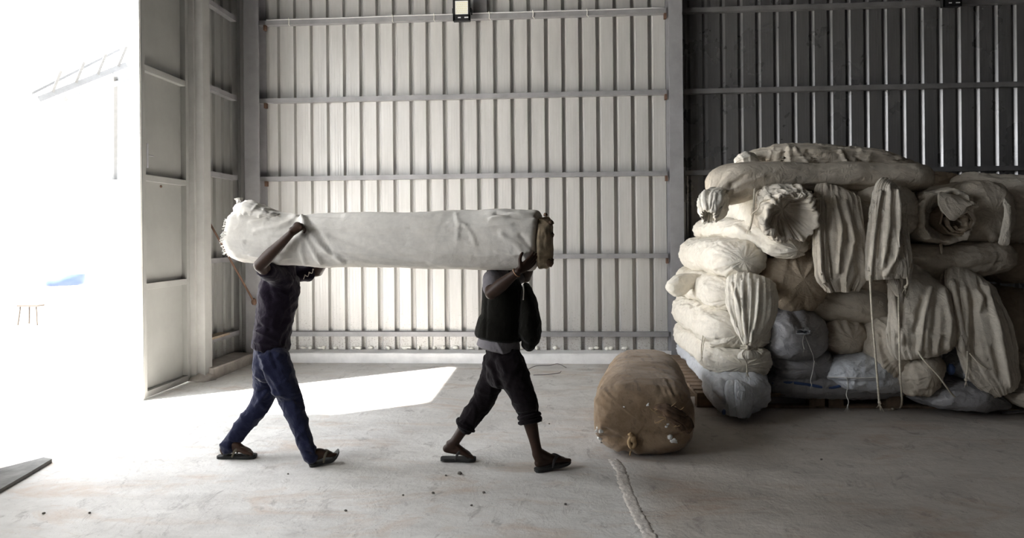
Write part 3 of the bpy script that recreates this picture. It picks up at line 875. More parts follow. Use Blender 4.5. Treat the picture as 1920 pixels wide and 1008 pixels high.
# ------------------------------------------------------------------ left end stack, gate light on its long flank
def stackbale(x0, x1, z0, z1, y0, y1, label, m_=M_cot, name='cotton_bale', e=2.8, **k):
    X, Z, w, h = (x0+x1)/2, (z0+z1)/2, (x1-x0)/2, (z1-z0)/2
    j = k.pop('dx', 0)
    secs = [(X+j, y1, Z+.01, w*.97, h), (X+j*.7, y1*.7+y0*.3, Z-.01, w*1.01, h*1.02), (X+j*.3, (y0+y1)/2, Z+.01, w, h), (X, y0*.8+y1*.2, Z, w, h*1.02), (X, y0, Z-.01, w*.97, h*.96)]
    k.setdefault('cap0', ('round', .25)); k.setdefault('cap1', ('round', .26, 2.5))
    k.setdefault('amp', .016); k.setdefault('endlobes', .09)
    return soft(name, m_, secs, None, label, k.pop('cat', BL), GB, e=e, m=130, n=110, **k)
# bottom sack, spilling off the pallet to the floor
X1 = at(1345, 740, 6.35)
sk = soft('plastic_sack', M_polyw, [(1.70, 8.5, .27, .28, .13), (1.68, 7.4, .27, .28, .13), (1.68, 6.75, .27, .29, .14), (1.63, 6.45, .22, .28, .17), (1.66, 6.22, .16, .26, .155), (1.70, 6.13, .125, .20, .115)],
     None, 'shiny white plastic sack slumped to the floor below left stack', 'sack', GB, zmin=.004, seed=3, amp=.02, endlobes=.12, cap1=('round', .2, 2.2),
     folds=[([(1322, 712), (1332, 735), (1352, 752)], 4, -.045), ([(1354, 718), (1360, 750), (1372, 778)], 5, .05), ([(1376, 722), (1376, 755), (1384, 780)], 8, -.045), ([(1395, 740), (1404, 752), (1385, 760)], 5, .03), ([(1290, 700), (1310, 745), (1335, 765)], 7, -.015)])
fl = drape(sk, M_polyw, [(1385, 716, 6.22, 20), (1388, 735, 6.10, 24), (1390, 760, 6.04, 23), (1388, 780, 6.04, 17)], .05, 'sack_mouth', 12, .25)
MB().blob(tuple(at(1357, 772, 6.06)), (.016, .02, .025), 10, 6, 4, .5).build('blue_rag', M_blues, sk, smooth=True, label='blue scrap')
L2 = stackbale(1.37, 1.985, .30, .60, 6.34, 8.55, 'cream bale above the white plastic sack in left stack', seed=11,
     folds=[([(1300, 690), (1345, 705), (1400, 718)], 4, -.02), ([(1375, 640), (1395, 650), (1420, 652)], 6, -.012), ([(1350, 668), (1372, 662)], 3, -.015)])
L3 = stackbale(1.36, 2.02, .54, .93, 6.42, 8.55, 'third cream bale up the left stack with two thin hanging cords', seed=23,
     folds=[([(1275, 588), (1300, 600), (1318, 598)], 5, -.02), ([(1330, 655), (1380, 664)], 4, -.02), ([(1358, 640), (1392, 642)], 5, .02)])
rope('drawstring', [at(1324, 588, 6.95), at(1322, 602, 6.72), at(1318, 630, 6.60), at(1315, 652, 6.50), at(1316, 672, 6.42)], .006, M_rope, L3, 4, 3)
rope('drawstring', [at(1330, 594, 6.9), at(1326, 616, 6.66), at(1320, 640, 6.54), at(1316, 668, 6.41)], .004, M_rope, L3)
L4 = stackbale(1.40, 2.04, .90, 1.25, 6.50, 8.55, 'cream bale with gathered neck tied low over left stack front', seed=31)
drape(L4, M_cot, [(1412, 520, 6.46, 40, 1.2), (1412, 548, 6.32, 43, 1.6), (1412, 585, 6.25, 42, 1.5), (1408, 620, 6.21, 30, 1.3), (1404, 648, 6.18, 10, .6), (1404, 655, 6.17, 9, .5), (1405, 664, 6.16, 19, .7), (1406, 674, 6.16, 20, .6)], .07, 'gathered_neck', 7, .34, cap1=('round', .03),
      folds=[([(1372, 532), (1385, 570), (1400, 640)], 2.6, .018), ([(1391, 524), (1393, 580), (1402, 640)], 2.4, .02), ([(1408, 524), (1408, 570), (1404, 630)], 2.2, .016), ([(1423, 524), (1420, 580), (1408, 640)], 2.4, .02), ([(1349, 536), (1368, 580), (1398, 645)], 3, .014), ([(1400, 530), (1401, 640)], 2, -.016), ([(1416, 530), (1412, 630)], 2, -.016), ([(1382, 540), (1396, 630)], 2, -.014)])
q = MB().tube([at(1404-16, 652, 6.13), at(1404, 654, 6.10), at(1404+16, 650, 6.13)], .010, 8, 5)
q.tube([at(1404-15, 648, 6.13), at(1404, 649, 6.10), at(1404+15, 655, 6.13)], .008, 8, 5)
q.blob(tuple(at(1402, 652, 6.10)), (.02, .02, .02), 10, 7, 3, .5)
q.build('neck_cord', M_rope, L4, smooth=True)
rope('cord_end', [at(1399, 652, 6.11), at(1392, 664, 6.09), at(1400, 680, 6.11), at(1401, 700, 6.12)], .006, M_rope, L4, 5, 5)
# the ear of cloth on the far left
soft('cloth_ear', M_cot, [pxsec(1335, 528, 7.2, 9, 9), pxsec(1308, 525, 7.2, 11, 11), pxsec(1284, 529, 7.15, 13, 16), pxsec(1268, 540, 7.1, 13, 17), pxsec(1258, 551, 7.1, 8, 11)], L4, cap0=('round', .06), cap1=('round', .04), n=48, m=50, seed=4, lobes=.2, amp=.01)
L5 = stackbale(1.44, 1.945, 1.22, 1.595, 6.36, 8.45, 'plump cream bale with smooth round end high in left stack', seed=43, e=2.4,
     folds=[([(1374, 500), (1392, 513)], 2.5, .02), ([(1378, 497), (1396, 510)], 2, -.02), ([(1380, 516), (1425, 521)], 3, .012), ([(1310, 462), (1330, 458), (1345, 456)], 5, -.015), ([(1370, 480), (1382, 460)], 4, -.01)])
L6 = soft('cotton_bale', M_cot, [(1.86, 8.5, 1.70, .22, .13), (1.84, 7.6, 1.69, .24, .12), (1.88, 6.95, 1.68, .25, .115), (2.00, 6.6, 1.61, .24, .13), (2.10, 6.36, 1.52, .19, .12), (2.14, 6.26, 1.49, .15, .10)],
     None, 'cream bale with grey drooping front end lying over plump bale', BL, GB, seed=52, amp=.016, endlobes=.12, m=120,
     folds=[([(1380, 425), (1415, 450), (1455, 482)], 4, .016), ([(1395, 425), (1430, 450), (1470, 468)], 4, -.016), ([(1376, 440), (1383, 450)], 2.5, -.02), ([(1440, 450), (1470, 462)], 4, .012)])

# ------------------------------------------------------------------ long rolls lying across the top
L7 = soft('cotton_bale', M_cot4, [pxsec(1331, 386, 6.34, 15, 17), pxsec(1345, 366, 6.42, 30, 30), pxsec(1372, 345, 6.55, 50, 36), pxsec(1420, 338, 6.68, 62, 33), pxsec(1500, 335, 6.78, 66, 28), pxsec(1600, 334, 6.84, 66, 27), pxsec(1690, 334, 6.86, 60, 26), pxsec(1738, 334, 6.88, 40, 22)],
     None, 'long grey roll across pile top with knotted left end', BL, GB, seed=61, amp=.008, diag=.002, fine=.002, cap0=('tie', .30, .10, .40, 1.15), m=150,
     folds=[([(1352, 372), (1380, 350), (1430, 330)], 4, .02), ([(1360, 390), (1375, 365), (1372, 345)], 5, -.025), ([(1380, 360), (1400, 350), (1420, 352)], 4, .02), ([(1395, 330), (1330, 372)], 5, -.012), ([(1450, 352), (1560, 349), (1680, 352)], 3, -.012), ([(1460, 326), (1600, 322), (1720, 326)], 3, -.008)])
soft('knotted_end', M_cot, [pxsec(1356, 362, 6.42, 10, 10), pxsec(1346, 370, 6.36, 17, 19), pxsec(1335, 384, 6.28, 24, 27), pxsec(1330, 396, 6.22, 22, 26), pxsec(1328, 406, 6.18, 14, 17)], L7, cap0=('round', .03), cap1=('open', .05, .3), n=90, m=60, seed=9, lobes=.24, lobek=2.0, amp=.016)
q = MB().tube([at(1322, 358, 6.28), at(1336, 361, 6.23), at(1351, 366, 6.28), at(1356, 376, 6.36)], .010, 8, 5)
q.tube([at(1336, 361, 6.23), at(1336, 378, 6.18), at(1330, 392, 6.14), at(1336, 398, 6.14), at(1340, 384, 6.17)], .008, 8, 6)
q.build('knot_cord', M_rope, L7, smooth=True, label='straw coloured cord')
L8 = across([(1392, 300, 7.2, 12, 1.6), (1430, 298, 7.25, 19, 2.2), (1475, 297, 7.25, 24, 2.2), (1560, 300, 7.3, 25, 2.2), (1640, 306, 7.3, 21, 2.2), (1700, 318, 7.3, 15, 2.2), (1738, 328, 7.3, 10, 2.0)],
     'uppermost rumpled grey roll lying on the very top of the pile', M_cot4, seed=71, amp=.012, diag=.005, fine=.002, lobes=.12, m=150, n=110, wsc=(8, 6),
     folds=[([(1478, 278), (1482, 310)], 4, .03), ([(1490, 280), (1520, 310)], 3, .025), ([(1515, 282), (1540, 312)], 3, -.02), ([(1470, 282), (1466, 312)], 4, -.03), ([(1575, 285), (1590, 312)], 4, .025), ([(1605, 290), (1620, 310)], 4, -.025), ([(1450, 280), (1440, 300)], 4, .02)])
soft('knotted_end', M_cot, [pxsec(1418, 304, 7.05, 10, 8), pxsec(1400, 301, 7.0, 16, 14), pxsec(1386, 304, 6.98, 14, 9), pxsec(1378, 308, 6.98, 6, 4)], L8, cap0=('round', .05), cap1=('round', .04), n=60, m=50, seed=29, lobes=.25, amp=.012)

# ------------------------------------------------------------------ upper row of bale ends
B = endbale(1455, 404, 52, 50, 6.42, 'bale with ruffled open mouth under the knotted roll', L=1.9, m_=M_cot, seed=81, amp=.02, zmin=1.5)
mouth = soft('ruffled_mouth', M_cot2, [pxsec(1450, 385, 6.52, 40, 34), pxsec(1465, 392, 6.34, 48, 46), pxsec(1478, 402, 6.18, 47, 46), pxsec(1485, 408, 6.10, 46, 48)], B, cap0=('round', .1), cap1=('open', .2, .22), n=170, m=70, lobes=.10, lobek=1.5, seed=5, amp=.024, wsc=(6, 5),
     folds=[([(1420, 395), (1440, 430), (1462, 450)], 4, .03), ([(1432, 375), (1480, 362), (1520, 368)], 4, .025), ([(1415, 385), (1450, 372), (1500, 375)], 3, -.02)])
rope('tie_cord', [at(1413, 306, 6.50), at(1416, 335, 6.40), at(1414, 370, 6.28), at(1412, 398, 6.20), at(1408, 420, 6.17), at(1404, 430, 6.19)], .010, M_rope, B, 4, 8)
rope('tie_cord', [at(1408, 402, 6.17), at(1422, 390, 6.10), at(1428, 378, 6.08), at(1460, 372, 6.06), at(1508, 371, 6.10), at(1540, 372, 6.22)], .006, M_rope, B)
endbale(1522, 412, 30, 50, 6.30, 'folded brown rag bundle wedged right of the ruffled mouth', L=.9, m_=M_cot3, seed=91, amp=.022, lobes=.12, name='rag_bundle', cat='rag bundle',
     folds=[([(1495, 405), (1525, 400), (1545, 395)], 4, -.03), ([(1500, 425), (1530, 420)], 4, -.02), ([(1505, 380), (1525, 385)], 3, .02), ([(1510, 445), (1540, 430)], 3, -.02)])
B = endbale(1580, 402, 44, 50, 6.52, 'bale with long striped fall of cloth hanging below knotted roll', L=1.7, m_=M_cot4, seed=101)
drape(B, M_cot4, [(1560, 352, 6.50, 22, .8), (1568, 366, 6.32, 36, 1), (1572, 420, 6.24, 41, 1.1), (1576, 480, 6.21, 44, 1.1), (1577, 520, 6.20, 42, 1), (1577, 546, 6.20, 28, .9)], .05, 'cover_flap', 13, .34,
      folds=[([(1534, 380), (1536, 450), (1540, 510), (1556, 545)], 4, .03), ([(1552, 380), (1556, 450), (1560, 520)], 6, -.035), ([(1565, 370), (1578, 430), (1570, 510)], 3.5, .025), ([(1585, 380), (1600, 450), (1585, 520), (1586, 548)], 5, .025), ([(1590, 420), (1592, 480)], 5, -.02), ([(1605, 460), (1612, 510), (1598, 540)], 4, -.02)])
B = endbale(1664, 398, 60, 54, 6.46, 'rounded cream bale with drawstring cloth tongue hanging from front', L=1.7, m_=M_cot2, seed=111)
drape(B, M_cot2, [(1672, 346, 6.48, 18, .8), (1668, 360, 6.32, 26, 1), (1664, 410, 6.23, 33, 1.1), (1664, 460, 6.19, 38, 1.1), (1666, 500, 6.18, 40, 1), (1667, 522, 6.18, 38, 1)], .05, 'cover_tongue', 17, .34,
      folds=[([(1650, 360), (1640, 420), (1632, 500), (1631, 525)], 4, .03), ([(1668, 350), (1666, 420), (1655, 500)], 5, .02), ([(1652, 400), (1648, 480)], 4, -.02), ([(1682, 360), (1688, 420), (1680, 480), (1660, 515)], 4, .03), ([(1694, 400), (1692, 480)], 6, -.03), ([(1672, 440), (1662, 490)], 3, -.02)])
drape(B, M_cot2, [(1666, 512, 6.24, 8, .8), (1674, 528, 6.22, 12, 1), (1681, 545, 6.2, 7, .8), (1685, 556, 6.2, 3, .4)], .03, 'cloth_point', 31, .2, cap1=('round', .02))
rope('drawstring', [at(1632, 516, 6.13), at(1632, 535, 6.10), at(1636, 600, 6.09), at(1641, 660, 6.09), at(1646, 720, 6.10), at(1647, 735, 6.11), at(1649, 757, 6.12)], .009, M_rope, B, 6, 2)
rope('drawstring', [at(1699, 512, 6.14), at(1702, 530, 6.13), at(1697, 540, 6.14)], .009, M_rope, B, 4, 6)
f1, f2 = flr(1688, 766), flr(1672, 769)
rope('drawstring', [at(1685, 552, 6.15), at(1685, 575, 6.10), at(1686, 620, 6.07), at(1688, 700, 6.08), at(1691, 745, 6.2), Vector((f1.x, f1.y, .012)), Vector((f2.x, f2.y, .010))], .008, M_rope, B, 7, 4)
B = endbale(1765, 406, 48, 48, 6.50, 'open ended bale showing dark rolled cloth in its mouth', L=1.7, m_=M_cot2, cap1=('open', .3, .12), seed=121, amp=.014)
sw = MB()                                               # the rolled cloth seen inside its mouth
for kx in range(3):
    c = at(1783 + kx*4, 412 + kx*3, 6.62 - .015*kx)
    r = .145 - kx*.04
    a0 = 0.6 + kx * 1.5
    pts = [c + Vector((r*math.cos(a0 + t*.7)*1.0, .02*math.sin(t*2), r*math.sin(a0 + t*.7))) for t in range(8)]
    for i in range(7):
        a, b_ = pts[i], pts[i+1]
        v = []
        for p_ in (a, b_):
            n_ = (p_ - c).normalized() * .010
            v += [p_ - n_ + Vector((0, -.10, 0)), p_ + n_ + Vector((0, -.10, 0)), p_ + n_ + Vector((0, .2, 0)), p_ - n_ + Vector((0, .2, 0))]
        sw.add([tuple(q) for q in v], [(0,1,5,4), (1,2,6,5), (2,3,7,6), (3,0,4,7), (0,3,2,1), (4,5,6,7)])
sw.build('rolled_cloth', M_cot3, B, smooth=False)
drape(B, M_cot4, [(1790, 368, 6.50, 28, .7), (1795, 380, 6.40, 34, .8), (1800, 392, 6.36, 30, .7), (1806, 400, 6.36, 18, .5)], .04, 'mouth_flap', 37, .2, cap1=('round', .02))
B = endbale(1850, 400, 52, 60, 6.58, 'wide taupe bale beside the open mouth with narrow cloth tail', L=1.6, m_=M_cot4, seed=131,
     folds=[([(1818, 385), (1830, 372), (1850, 366), (1882, 368)], 2.5, -.035), ([(1825, 400), (1850, 430), (1880, 455)], 5, .02), ([(1840, 385), (1870, 430)], 5, -.015)])
drape(B, M_cot2, [(1886, 372, 6.50, 4, .5), (1889, 395, 6.40, 5, .5), (1887, 425, 6.37, 7, .7), (1883, 450, 6.37, 9, .8), (1881, 460, 6.38, 8, .6)], .03, 'cloth_tail', 41, .2, cap1=('round', .02))
endbale(1930, 402, 44, 50, 6.72, 'grey bale end half out of the photo right of cloth tail', L=1.5, m_=M_cot4, seed=141, lobes=.06)
across([(1782, 338, 7.5, 12, 2), (1820, 346, 7.45, 20, 2.4), (1880, 358, 7.4, 26, 2.4), (1960, 364, 7.4, 28, 2.4)], 'pale rumpled roll on the top right of the pile', M_cot2, seed=151, amp=.018, lobes=.06)
across([(1720, 338, 7.75, 12, 2), (1755, 340, 7.75, 16, 2.4), (1790, 342, 7.8, 14, 2.4)], 'small dark bundle behind the gap in the pile top', M_cot3, seed=156, name='rag_bundle', cat='rag bundle')

# ------------------------------------------------------------------ middle rows
B = across([(1590, 492, 6.85, 26, 1.7), (1660, 492, 6.82, 30, 1.7), (1740, 490, 6.80, 32, 1.7), (1810, 486, 6.80, 31, 1.7), (1862, 482, 6.82, 26, 1.7), (1884, 482, 6.86, 16, 1.5)], 'long bale lying crosswise below the open mouthed bale', M_cot4, seed=161, amp=.012,
     folds=[([(1785, 512), (1830, 500), (1884, 490)], 4, -.014), ([(1800, 495), (1850, 480)], 5, .01)])
rope('strap', [at(1764, 456, 6.55), at(1766, 475, 6.54), at(1768, 500, 6.55), at(1765, 525, 6.52), at(1764, 545, 6.46)], .012, M_rope, B, 8, 12)
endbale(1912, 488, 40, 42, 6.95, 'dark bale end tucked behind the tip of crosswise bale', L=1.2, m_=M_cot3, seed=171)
endbale(1498, 522, 62, 62, 6.40, 'tilted brown bale end with slanting folds beside left stack', L=1.5, m_=M_cot3, seed=181, lobes=.08, e=2.2,
     folds=[([(1476, 482), (1468, 515), (1460, 550)], 3.5, .03), ([(1490, 480), (1496, 510), (1484, 555)], 4, .03), ([(1526, 490), (1508, 525), (1484, 558)], 5, .022), ([(1484, 490), (1478, 540)], 4, -.025), ([(1515, 480), (1500, 520)], 5, -.02), ([(1535, 500), (1505, 570)], 6, -.015)])
across([(1462, 560, 6.86, 12, 1.5), (1500, 563, 6.84, 26, 1.5), (1560, 570, 6.80, 33, 1.5), (1630, 577, 6.80, 34, 1.5), (1700, 584, 6.84, 28, 1.5)], 'slender grey bale slanting down above the shiny round sack', M_cot4, seed=191, amp=.013,
     folds=[([(1500, 560), (1570, 570), (1650, 600)], 5, .012), ([(1530, 550), (1600, 575)], 4, -.014)])
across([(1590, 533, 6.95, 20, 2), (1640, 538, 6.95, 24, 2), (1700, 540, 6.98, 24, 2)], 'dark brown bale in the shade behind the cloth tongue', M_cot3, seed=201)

# ------------------------------------------------------------------ lower rows
B = endbale(1503, 634, 57, 54, 6.34, 'shiny grey round ended plastic sack tied at its middle', L=1.5, m_=M_polyg, name='plastic_sack', cat='sack', seed=211, amp=.010, endlobes=.05, cap1=('round', .30, 2.0), e=2.2,
     folds=[([(1490, 585), (1508, 620)], 4, -.02), ([(1480, 605), (1506, 622)], 5, .02), ([(1478, 640), (1504, 626)], 5, -.015), ([(1512, 592), (1510, 618)], 4, .015), ([(1540, 655), (1515, 630)], 7, .012), ([(1455, 675), (1500, 685), (1555, 668)], 4, -.02)])
k_ = soft('tied_knot', M_polyw, [pxsec(1511, 618, 6.34, 5, 5), pxsec(1508, 622, 6.28, 9, 5), pxsec(1506, 622, 6.24, 12, 4)], B, cap0=('round', .02), cap1=('open', .03, .3), n=40, m=24, lobes=.3, amp=.005, seed=3)
rope('twine', [at(1508, 626, 6.26), at(1505, 640, 6.26), at(1508, 655, 6.25)], .003, M_twine, B, 4, 4)
rope('twine', [at(1509, 628, 6.27), at(1516, 645, 6.27), at(1524, 665, 6.27), at(1526, 676, 6.28)], .002, M_twine, B, 3, 5)
endbale(1589, 632, 40, 34, 6.45, 'small brown bale end right of the shiny round sack', L=1.4, m_=M_cot4, seed=221, e=2.1,
     folds=[([(1570, 605), (1585, 630)], 3, .02), ([(1585, 602), (1600, 632)], 3, .02), ([(1577, 604), (1592, 634)], 3, -.02), ([(1590, 648), (1620, 640)], 3, -.015), ([(1602, 605), (1610, 630)], 4, -.015)])
B = endbale(1516, 686, 54, 30, 6.44, 'slack grey plastic sack squashed beneath the shiny round sack', L=1.3, m_=M_polyg, name='plastic_sack', cat='sack', seed=231, amp=.014, lobes=.08,
     folds=[([(1530, 680), (1528, 715)], 4, .02), ([(1475, 680), (1510, 710)], 6, -.015)])
rope('twine', [at(1527, 676, 6.27), at(1524, 695, 6.28), at(1520, 712, 6.29), at(1522, 722, 6.3)], .003, M_twine, B, 3, 3)
B = across([(1548, 706, 6.50, 12, 1.5), (1575, 698, 6.52, 28, 1.5), (1625, 696, 6.54, 34, 1.5), (1665, 702, 6.60, 30, 1.5), (1690, 710, 6.66, 16, 1.5)], 'pale plastic sack with a stitched seam and frayed thread', M_polyw, 'plastic_sack', 'sack', seed=241, amp=.012,
     folds=[([(1548, 706), (1610, 708), (1660, 706)], 2, .012), ([(1556, 714), (1610, 716), (1665, 714)], 3, -.02), ([(1580, 680), (1595, 705)], 4, -.012), ([(1622, 670), (1622, 700)], 6, .01)])
rope('seam_thread', hits(B, [(1553, 707), (1575, 707), (1600, 708), (1622, 708), (1645, 707)], .002), .004, M_twine, B)
rope('hanging_thread', [*hits(B, [(1588, 707), (1590, 722)], .004), at(1587, 740, 6.38), at(1591, 752, 6.37), at(1589, 762, 6.38)], .004, M_twine, B, 5, 7)
B = endbale(1678, 656, 42, 56, 6.24, 'tall taupe bale end behind two hanging ropes', L=1.5, m_=M_cot4, seed=251, e=2.2, lobes=.06,
     folds=[([(1652, 625), (1656, 660), (1690, 710)], 4, -.03), ([(1645, 640), (1660, 690), (1690, 730)], 4, .025), ([(1664, 625), (1672, 665), (1690, 690)], 4, .02)])
B = endbale(1727, 560, 58, 48, 6.62, 'bale with gathered drawstring skirt hanging over round bag', L=1.5, m_=M_cot2, seed=261)
drape(B, M_cot2, [(1722, 512, 6.62, 46, .8), (1726, 535, 6.40, 53, 1.1), (1728, 580, 6.28, 57, 1.3), (1729, 620, 6.24, 60, 1.4), (1729, 650, 6.24, 57, 1.3), (1730, 664, 6.25, 50, 1.1)], .07, 'drawstring_skirt', 23, .26,
      folds=[([(1674, 540), (1680, 590), (1690, 640)], 5, .03), ([(1700, 530), (1690, 600), (1686, 630)], 4, -.03), ([(1745, 540), (1730, 600), (1722, 660)], 4, .03), ([(1730, 560), (1716, 620)], 5, -.025), ([(1768, 545), (1780, 600), (1775, 650)], 5, .03), ([(1755, 560), (1752, 620)], 6, -.03), ([(1738, 620), (1735, 655)], 3, .02), ([(1760, 630), (1755, 660)], 3, .02), ([(1748, 635), (1746, 662)], 2.5, -.02), ([(1770, 630), (1766, 660)], 2.5, -.02)])
g1, g2, g3 = flr(1815, 766), flr(1850, 769), flr(1912, 770)
rope('drawstring', [at(1722, 658, 6.11), at(1730, 672, 6.05), at(1760, 705, 6.06), at(1785, 738, 6.13), Vector((g1.x, g1.y, .02)), Vector((g2.x, g2.y, .008)), Vector((g3.x, g3.y, .008))], .007, M_rope, B)
endbale(1734, 698, 46, 50, 6.14, 'round bottomed taupe bag showing below the gathered skirt', L=1.2, m_=M_cot4, seed=271, e=2.0, name='cotton_bag', cat='bag', cap1=('round', .32, 2.0), group='bags and rags in the pile',
     folds=[([(1708, 670), (1700, 705), (1720, 735), (1760, 728), (1775, 690)], 4, -.025), ([(1715, 690), (1725, 715)], 5, .02), ([(1700, 735), (1735, 745), (1765, 725)], 4, .02), ([(1738, 675), (1740, 720)], 3, .01)])
B = endbale(1812, 560, 40, 46, 6.66, 'bale with long slanting drawstring cloth at the right', L=1.4, m_=M_cot2, seed=281)
drape(B, M_cot2, [(1812, 508, 6.62, 30, .8), (1820, 530, 6.44, 40, 1), (1830, 575, 6.30, 45, 1.2), (1845, 630, 6.24, 50, 1.2), (1858, 680, 6.22, 47, 1.1), (1874, 715, 6.22, 36, 1), (1880, 735, 6.24, 24, .8)], .06, 'drawstring_cloth', 29, .28,
      folds=[([(1785, 530), (1800, 600), (1805, 655)], 6, .035), ([(1808, 540), (1818, 580), (1812, 640)], 5, .02), ([(1822, 560), (1826, 620), (1830, 660)], 8, -.04), ([(1850, 540), (1872, 620), (1890, 720)], 6, .035), ([(1838, 530), (1856, 580)], 4, -.02), ([(1832, 545), (1842, 560), (1836, 580)], 4, .025), ([(1862, 650), (1875, 700)], 5, -.02)])
rope('drawstring', [at(1814, 658, 6.16), at(1814, 690, 6.15), at(1812, 702, 6.15), at(1811, 714, 6.15)], .008, M_rope, B, 4, 9)
rope('drawstring', [at(1818, 662, 6.15), at(1835, 680, 6.13), at(1852, 692, 6.13)], .006, M_rope, B)
B = across([(1778, 690, 6.45, 15, 2), (1800, 686, 6.46, 26, 2), (1840, 688, 6.48, 28, 2), (1880, 692, 6.5, 22, 2)], 'small plastic sack with blue corner under slanting drawstring cloth', M_polyw, 'plastic_sack', 'sack', seed=291,
     folds=[([(1785, 695), (1820, 690), (1860, 696)], 3, -.02)])
MB().blob(tuple(at(1783, 692, 6.28)), (.035, .03, .05), 12, 8, 4, .3).build('blue_corner', M_blues, B, smooth=True, label='blue printed corner')
B = across([(1432, 722, 6.68, 14, 1.6), (1480, 717, 6.70, 24, 1.7), (1560, 715, 6.70, 27, 1.7), (1640, 718, 6.72, 25, 1.7), (1700, 722, 6.76, 18, 1.6)], 'flat blue striped plastic sack lying lowest on the pallet', M_polyg, 'plastic_sack', 'sack', seed=301, amp=.008)
for seg in ([(1448, 719), (1480, 717), (1510, 720), (1540, 725), (1562, 726), (1580, 722)], [(1628, 728), (1650, 731), (1675, 733)]):
    hp = hits(B, seg, -.001)
    if len(hp) > 2: MB().tube(hp, .013, 8, 6, True, .3).build('blue_stripe', M_blues, B, smooth=True, label='blue printed stripe')
across([(1695, 738, 6.62, 12, 3), (1740, 730, 6.6, 24, 3), (1800, 730, 6.56, 28, 2.8), (1850, 742, 6.5, 24, 2.6), (1885, 757, 6.42, 13, 2.4), (1896, 764, 6.40, 8, 2)], 'grey plastic sack slumping off the right pallet to the floor', M_polyg, 'plastic_sack', 'sack', seed=311, zmin=.01,
     folds=[([(1800, 715), (1830, 735), (1880, 750)], 4, .01)])
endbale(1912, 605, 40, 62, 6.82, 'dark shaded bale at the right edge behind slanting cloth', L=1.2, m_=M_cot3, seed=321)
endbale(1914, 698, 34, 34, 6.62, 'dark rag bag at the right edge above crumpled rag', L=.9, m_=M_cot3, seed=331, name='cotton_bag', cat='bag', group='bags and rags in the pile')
across([(1880, 735, 6.36, 8, 2), (1905, 740, 6.36, 16, 2), (1945, 742, 6.38, 18, 2)], 'crumpled pale rag in the bottom right corner of the pile', M_cot4, 'crumpled_rag', 'rag', 'bags and rags in the pile', seed=341, amp=.02, lobes=.2)
# frayed rope scrap on the floor
p = flr(1880, 775); q_ = flr(1935, 772)
mb = MB()
for k in range(6):
    mb.tube([p + Vector((rng.uniform(-.05, .05), rng.uniform(-.03, .03), .006)), p.lerp(q_, .5) + Vector((0, rng.uniform(-.03, .03), .012)), q_ + Vector((rng.uniform(-.05, .05), rng.uniform(-.03, .03), .006))], .006, 6, 5)
mb.build('rope_scrap', M_twine, None, smooth=True, label='frayed rope scrap on floor at the right edge', cat='rope')

# ================================================================== THE BURLAP BALE ON THE FLOOR
BB = soft('burlap_bale', M_burlap, diag=.004, secs=[(.84, 6.72, .27, .27, .26), (.80, 6.40, .28, .32, .28), (.74, 6.0, .285, .345, .29), (.675, 5.55, .28, .365, .285), (.63, 5.22, .27, .37, .272), (.62, 5.02, .262, .36, .262)],
    label='brown burlap bale lying alone on the floor before the pile', cat='burlap bale', zmin=.004, seed=401, amp=.010, wsc=(4, 5), cap0=('round', .22, 2.4), cap1=('round', .24, 2.9), n=140, m=150, e=3.0, endlobes=.04, fine=.003, sag=.02,
    folds=[([(1125, 820), (1155, 824), (1185, 826), (1230, 822), (1275, 815)], 5, -.035), ([(1130, 793), (1160, 810), (1182, 822)], 6, .025), ([(1150, 846), (1170, 834), (1184, 826)], 5, .025), ([(1135, 803), (1165, 820)], 4, -.025), ([(1200, 852), (1188, 832)], 6, .02), ([(1140, 775), (1200, 770), (1262, 760)], 8, .012), ([(1220, 690), (1246, 720), (1262, 760)], 3, -.010), ([(1208, 690), (1236, 720), (1256, 762)], 3, -.010), ([(1232, 690), (1254, 715), (1266, 740)], 3, -.010), ([(1215, 840), (1250, 832), (1280, 830)], 5, .012)])
for (px, py, s) in ((1119, 803, 1.0), (1127, 807, .7), (1126, 838, 1.0), (1120, 826, .8), (1255, 818, .9), (1263, 826, .9), (1252, 797, .6), (1170, 762, .3), (1214, 758, .4), (1150, 852, .7)):
    p = hit(BB, px, py) or hit(BB, px + 6, py - 4)
    if p is None: continue
    mb = MB()
    for k in range(5):
        mb.blob((p.x + rng.uniform(-.02, .02)*s, p.y + rng.uniform(-.006, .008), max(p.z + rng.uniform(-.018, .018)*s, .015)), (.018*s, .012*s, .014*s), 10, 7, px + k*7, .9)
    V_, N_, F_ = fuse(mb, .004, 1)
    obj('cotton_tuft', V_, F_, M_fluff, BB, True, label='white cotton tuft')
kp = hits(BB, [(1180, 812), (1187, 822), (1190, 832), (1184, 838), (1180, 828), (1185, 815)], .016)
kq = hits(BB, [(1187, 834), (1182, 846), (1181, 854)], .008)
q = MB().tube(kp, .016, 8, 6).tube(kq, .006, 6, 5).blob(tuple(kp[1]), (.022, .02, .03), 10, 8, 6, .4)
q.build('twisted_knot', M_burl3, BB, smooth=True)
soft('torn_flap', M_burl2, [(*hit(BB, 1225, 764, .0), .02, .02), (*hit(BB, 1245, 766, .01), .05, .03), (*hit(BB, 1264, 778, .015), .06, .045), (*at(1284, 796, 5.10), .045, .055), (*at(1290, 812, 5.10), .02, .03)], BB, cap0=('round', .05), cap1=('round', .04), n=60, m=50, seed=44, lobes=.25, amp=.012)
q = MB()
for k in range(16):
    a = hit(BB, rng.uniform(1225, 1275), rng.uniform(758, 800), .012)
    if a is None: continue
    q.tube([a, a + Vector((rng.uniform(-.03, .05), -.02, rng.uniform(-.02, .03))), a + Vector((rng.uniform(-.05, .08), -.02, rng.uniform(-.04, .05)))], .0025, 5, 4)
q.build('loose_fibres', M_burl3, BB, smooth=True, kind='stuff')
